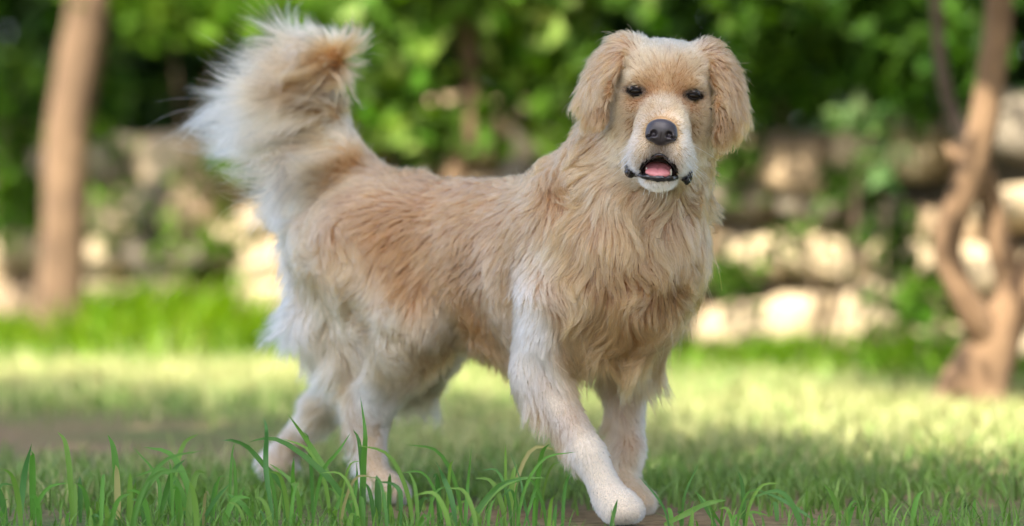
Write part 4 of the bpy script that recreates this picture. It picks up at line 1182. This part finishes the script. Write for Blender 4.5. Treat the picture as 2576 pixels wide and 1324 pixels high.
# ---------------- grass
def blades(base, h, w, lean, seed, nseg=3):
    r = np.random.default_rng(seed); n = len(base)
    az = r.uniform(0, 2 * math.pi, n); fw = np.stack([np.cos(az), np.sin(az), 0 * az], 1)
    sd_ = np.stack([-np.sin(az + r.normal(size=n) * .6), np.cos(az), 0 * az], 1); sd_ /= np.linalg.norm(sd_, axis=1)[:, None]
    V = np.zeros((n, nseg * 2 + 1, 3))
    for i in range(nseg + 1):
        t = i / nseg
        c = base + fw * (lean * h * t ** 1.7)[:, None] + np.array([0, 0, 1.0]) * (h * (t - 0.28 * lean * t ** 2.4))[:, None]
        ww = (w * (1 - 0.15 * t - 0.7 * t * t) * 0.5)[:, None]
        if i < nseg: V[:, 2 * i] = c - sd_ * ww; V[:, 2 * i + 1] = c + sd_ * ww
        else: V[:, -1] = c
    k = np.arange(n)[:, None] * (nseg * 2 + 1); F = []
    for i in range(nseg - 1):
        F.append(k + np.array([[2 * i, 2 * i + 1, 2 * i + 3]])); F.append(k + np.array([[2 * i, 2 * i + 3, 2 * i + 2]]))
    F.append(k + np.array([[2 * nseg - 2, 2 * nseg - 1, 2 * nseg]]))
    return V.reshape(-1, 3), np.vstack(F), nseg * 2 + 1
def patch(n, y0, y1, seed, half=0.165, pad=0.35):
    r = np.random.default_rng(seed)
    y = y0 + (y1 - y0) * r.random(n); x = (2 * r.random(n) - 1) * (half * y + pad)
    return np.stack([x, y, 0 * x], 1)
WB1 = Wave(1.6, seed=91, dim=1); WB2 = Wave(5.0, seed=92, dim=1)
def bald(p):
    v = 0.6 * WB1(p)[:, 0] + 0.5 * WB2(p)[:, 0]
    v = v + 1.4 * np.exp(-((p[:, 0] + .75) / .45) ** 2 - ((p[:, 1] - 7.7) / .35) ** 2) + 1.1 * np.exp(-((p[:, 0] - .62) / .45) ** 2 - ((p[:, 1] - 6.6) / .5) ** 2)
    return v
def grass(name, label, n, y0, y1, hh, ww, seed, cols, cut=0.75):
    b = patch(n, y0, y1, seed); r = np.random.default_rng(seed + 1)
    b = b[bald(b) < cut + 0.5 * r.normal(size=len(b))]
    if y0 < 5.5:
        keep = np.where(b[:, 0] > 0.0, 0.40, 0.85) * np.clip(0.5 + 0.7 * WB2(b * 2.6)[:, 0], 0.05, 1)
        paws_ = [np.array([0.165, 5.66]), np.array([0.16, 5.55])]
        for p_ in paws_: keep = keep * (np.linalg.norm(b[:, :2] - p_, axis=1) > 0.055)
        b = b[r.random(len(b)) < keep]
    n = len(b)
    V, F, k = blades(b, hh * r.uniform(.5, 1.4, n), ww * r.uniform(.6, 1.3, n), r.uniform(.15, 1.0, n), seed + 2)
    dry = np.clip(0.5 + 0.35 * WB1(b * 1.3 + 3)[:, 0], 0, 1) 
    col = np.where((r.random(n) < dry * np.where(y0 > 5.5, .85, .3))[:, None], np.array(cols[1]), np.array(cols[0])) * (1 + .22 * r.normal(size=(n, 1)))
    o = mesh_obj(name, V, F, GRASSM, None, smooth=False, colors=np.repeat(np.clip(col, .01, .6), k, axis=0))
    return tag(o, label, "grass", kind="stuff")
GR, DRY, FRESH = (.15, .235, .06), (.33, .34, .145), (.12, .225, .045)
grass("lawn_grass", "short patchy lawn grass, partly dry, stretching back to the wall", 90000, 6.0, 14.0, .045, .005, 81, (GR, DRY))
grass("near_grass", "short fresh green grass along the bottom of the picture", 17000, 4.9, 6.6, .042, .0038, 84, (FRESH, GR), cut=1.2)
# weeds at the foot of the wall
def weeds(name, label, pts, h, seed, col):
    r = np.random.default_rng(seed); n = len(pts)
    V, F, k = blades(pts, h * r.uniform(.4, 1.3, n) * np.clip(0.85 + 0.45 * WB2(pts * 1.3)[:, 0], .6, 1.5), .016 * r.uniform(.6, 1.4, n), r.uniform(.2, .9, n), seed)
    o = mesh_obj(name, V, F, GRASSM, None, smooth=False, colors=np.repeat(vary(n, col, .25, seed, (.15, .20, .04), .3), k, axis=0))
    return tag(o, label, "weeds", kind="stuff")
r = np.random.default_rng(95)
def along(n, s0, s1, o0, o1):
    return np.array([WP(a, b, 0) for a, b in zip(r.uniform(s0, s1, n), o0 + (o1 - o0) * r.random(n) ** 1.7)])
weeds("tall_weeds", "tall sunlit yellow-green weeds along the wall left of the dog", along(9500, -4.6, 1.5, .08, 1.5), .17, 96, (.13, .23, .014))
weeds("low_weeds", "low green weeds along the wall right of the dog", along(3600, 1.3, 5.0, .08, .9), .11, 97, (.10, .19, .014))

# ---------------- foreground tufts with broad blades
def r3(x, y): return ((650 + x / 1.6975) * .8944, (700 + y / 1.6975) * .8944)
def r4(x, y): return ((1350 + x / 1.3514) * .8944, (500 + y / 1.3514) * .8944)
def r7(x, y): return ((1900 + x / .8949) * .8944, (y / .8949) * .8944)
def r6(x, y): return (x, y)
HERO = [(r3, [(625, 1195), (632, 1000), (640, 880), (617, 705)], 9.5), (r3, [(545, 1200), (430, 1060), (270, 935), (170, 905), (80, 925)], 9),
        (r3, [(490, 1130), (390, 960), (320, 860), (268, 785)], 8), (r3, [(170, 1100), (165, 960), (168, 860), (155, 805)], 8), (r3, [(430, 1080), (510, 970), (570, 880)], 5.5),
        (r3, [(250, 1150), (160, 1040), (80, 950), (0, 915), (-60, 920)], 8), (r3, [(330, 1260), (300, 1130), (230, 1060), (180, 1025)], 7), (r3, [(1075, 1330), (1050, 1190), (1010, 1090), (972, 1005)], 8.5),
        (r3, [(1120, 1260), (1130, 1120), (1148, 950)], 6), (r3, [(1150, 1290), (1230, 1180), (1300, 1120), (1420, 1090)], 8), (r3, [(885, 1200), (870, 1110), (840, 1055)], 6),
        (r3, [(810, 1200), (800, 1150), (760, 1120), (680, 1112)], 7), (r3, [(590, 1190), (600, 1080), (595, 1000)], 5), (r3, [(1230, 1330), (1220, 1250), (1232, 1200)], 5),
        (r4, [(0, 1260), (70, 1180), (150, 1145), (255, 1142)], 9), (r4, [(175, 1270), (160, 1180), (150, 1140), (110, 1030)], 3.5), (r4, [(165, 1330), (210, 1180), (235, 1060)], 5),
        (r4, [(495, 1334), (510, 1270), (523, 1222)], 6), (r4, [(700, 1320), (800, 1270), (880, 1235), (940, 1225)], 9), (r4, [(720, 1330), (690, 1240), (600, 1130)], 4),
        (r4, [(920, 1324), (860, 1240), (815, 1190)], 6), (r4, [(765, 1310), (780, 1200), (835, 1080)], 4),
        (r7, [(415, 1310), (395, 1250), (370, 1215)], 8), (r7, [(350, 1310), (270, 1260), (205, 1232)], 6), (r7, [(435, 1324), (445, 1280), (460, 1270)], 6), (r7, [(105, 1330), (70, 1270), (50, 1235)], 5), (r7, [(200, 1324), (190, 1290), (240, 1300)], 5),
        (r6, [(50, 1330), (60, 1200), (80, 1115)], 9), (r6, [(405, 1300), (395, 1200), (330, 1120)], 6), (r6, [(420, 1230), (440, 1180), (468, 1155)], 8), (r6, [(318, 1330), (335, 1250), (342, 1200)], 5),
        (r6, [(500, 1330), (540, 1260), (580, 1215)], 6), (r6, [(650, 1330), (610, 1270), (570, 1240)], 8), (r6, [(440, 1310), (425, 1240), (445, 1205)], 7)]
def strip(path, width, seg=3):
    """a broad folded blade along a path"""
    p = smooth_path(path, 11); n = len(p)
    tg = np.gradient(p, axis=0); tg /= np.linalg.norm(tg, axis=1)[:, None]
    view = np.array([0.25, -1, 0.35])
    V = []; F = []
    for i in range(n):
        t = i / (n - 1); s_ = np.cross(tg[i], view); s_ /= np.linalg.norm(s_) + 1e-9
        nn = np.cross(s_, tg[i])
        w = width * 0.5 * min(1.0, 0.55 + 1.6 * t) * (1 - max(0, (t - .45) / .55) ** 1.6)
        V += [p[i] - s_ * w + nn * w * .35, p[i], p[i] + s_ * w + nn * w * .35]
    for i in range(n - 1):
        for j in range(2):
            a = i * 3 + j; F.append((a, a + 1, a + 4, a + 3))
    return V, F
TUFT = [(60, 5.62, "grass tuft with a broad upright blade at the lower left corner"), (400, 5.62, "loose grass tuft left of the dog's hind paws"),
        (640, 5.66, "leafy grass tuft with arching blades in front of the far hind paw"), (910, 5.68, "tallest grass tuft with one upright broad blade before the near hind leg"),
        (1130, 5.60, "grass tuft with two slim upright blades under the dog's belly"), (1330, 5.60, "grass tuft with a long arching blade left of the front paw"),
        (1600, 5.60, "small grass tuft poking up before the front paw"), (1780, 5.68, "grass tuft with a dark drooping blade right of the front paw"),
        (2110, 5.70, "grass tuft with short broad blades at the lower right"), (210, 5.6, "low dense grass tuft between the two left tufts")]
tufts = []
for i, (u, Y, lab) in enumerate(TUFT):
    q = P(u, 483 + 4830 / Y, Y); q[2] = 0
    t = empty("grass_tuft", tuple(q)); tag(t, lab, "grass tuft", "tall grass tufts in front of the dog"); tufts.append((u, Y, t))
for i, (fn, pts, w) in enumerate(HERO):
    px = [fn(*p) for p in pts]
    u0 = px[0][0]
    k = int(np.argmin([abs(u0 - t[0]) for t in tufts])); Y = tufts[k][1]
    r = np.random.default_rng(300 + i)
    yb = Y + r.uniform(-.05, .05); n = len(px)
    path = [P(u, v, yb + (r.uniform(-.10, .06)) * (j / n)) for j, (u, v) in enumerate(px)]
    # carry the blade down to the soil
    foot = path[0] + (path[0] - path[1]) / np.linalg.norm(path[0] - path[1]) * 0.02
    foot = np.array([foot[0] + r.normal() * .008, foot[1], -0.004])
    if path[0][2] > 0.02: path = [foot] + path
    V, F = strip(path, w / 1000.0)
    c = np.array([(.10, .24, .045), (.075, .18, .038), (.14, .27, .055), (.09, .21, .06)][i % 4])
    mesh_obj("blade", V, F, GRASSM, tufts[k][2], colors=np.tile(c, (len(V), 1)))
for k, (u, Y, t) in enumerate(tufts):
    r = np.random.default_rng(400 + k)
    for j in range(20 if u < 1400 else 9):
        if u == 1600 and j > 3: break
        b = np.array(t.location) + np.array([r.normal() * .12 + (.04 if u == 1600 else 0), r.normal() * .12, -0.003])
        if abs(b[0] - .165) < .07 and b[1] < 5.85: continue
        h = .03 + .115 * r.random() ** 1.6 if u < 1400 else .025 + .06 * r.random() ** 1.5
        a = r.uniform(0, 6.28); ln = r.uniform(.05, .9) * h
        dv = np.array([math.cos(a), math.sin(a), 0])
        kink = r.uniform(.2, .9)
        path = [b, b + dv * ln * .12 + [0, 0, h * .5], b + dv * ln * .45 + [0, 0, h * .9], b + dv * ln + [0, 0, h * (1.1 - .5 * kink * ln / h)]]
        V, F = strip(path, r.uniform(.003, .0085) * (1.25 if u < 700 else 1.0))
        c = np.array([[.10, .235, .042], [.15, .27, .05], [.075, .18, .04], [.30, .28, .11]][r.choice(4, p=[.42, .27, .25, .06])]) * r.uniform(.85, 1.2)
        mesh_obj("blade", V, F, GRASSM, t, colors=np.tile(c, (len(V), 1)))
print("script done", round(time.time() - T_START, 1))
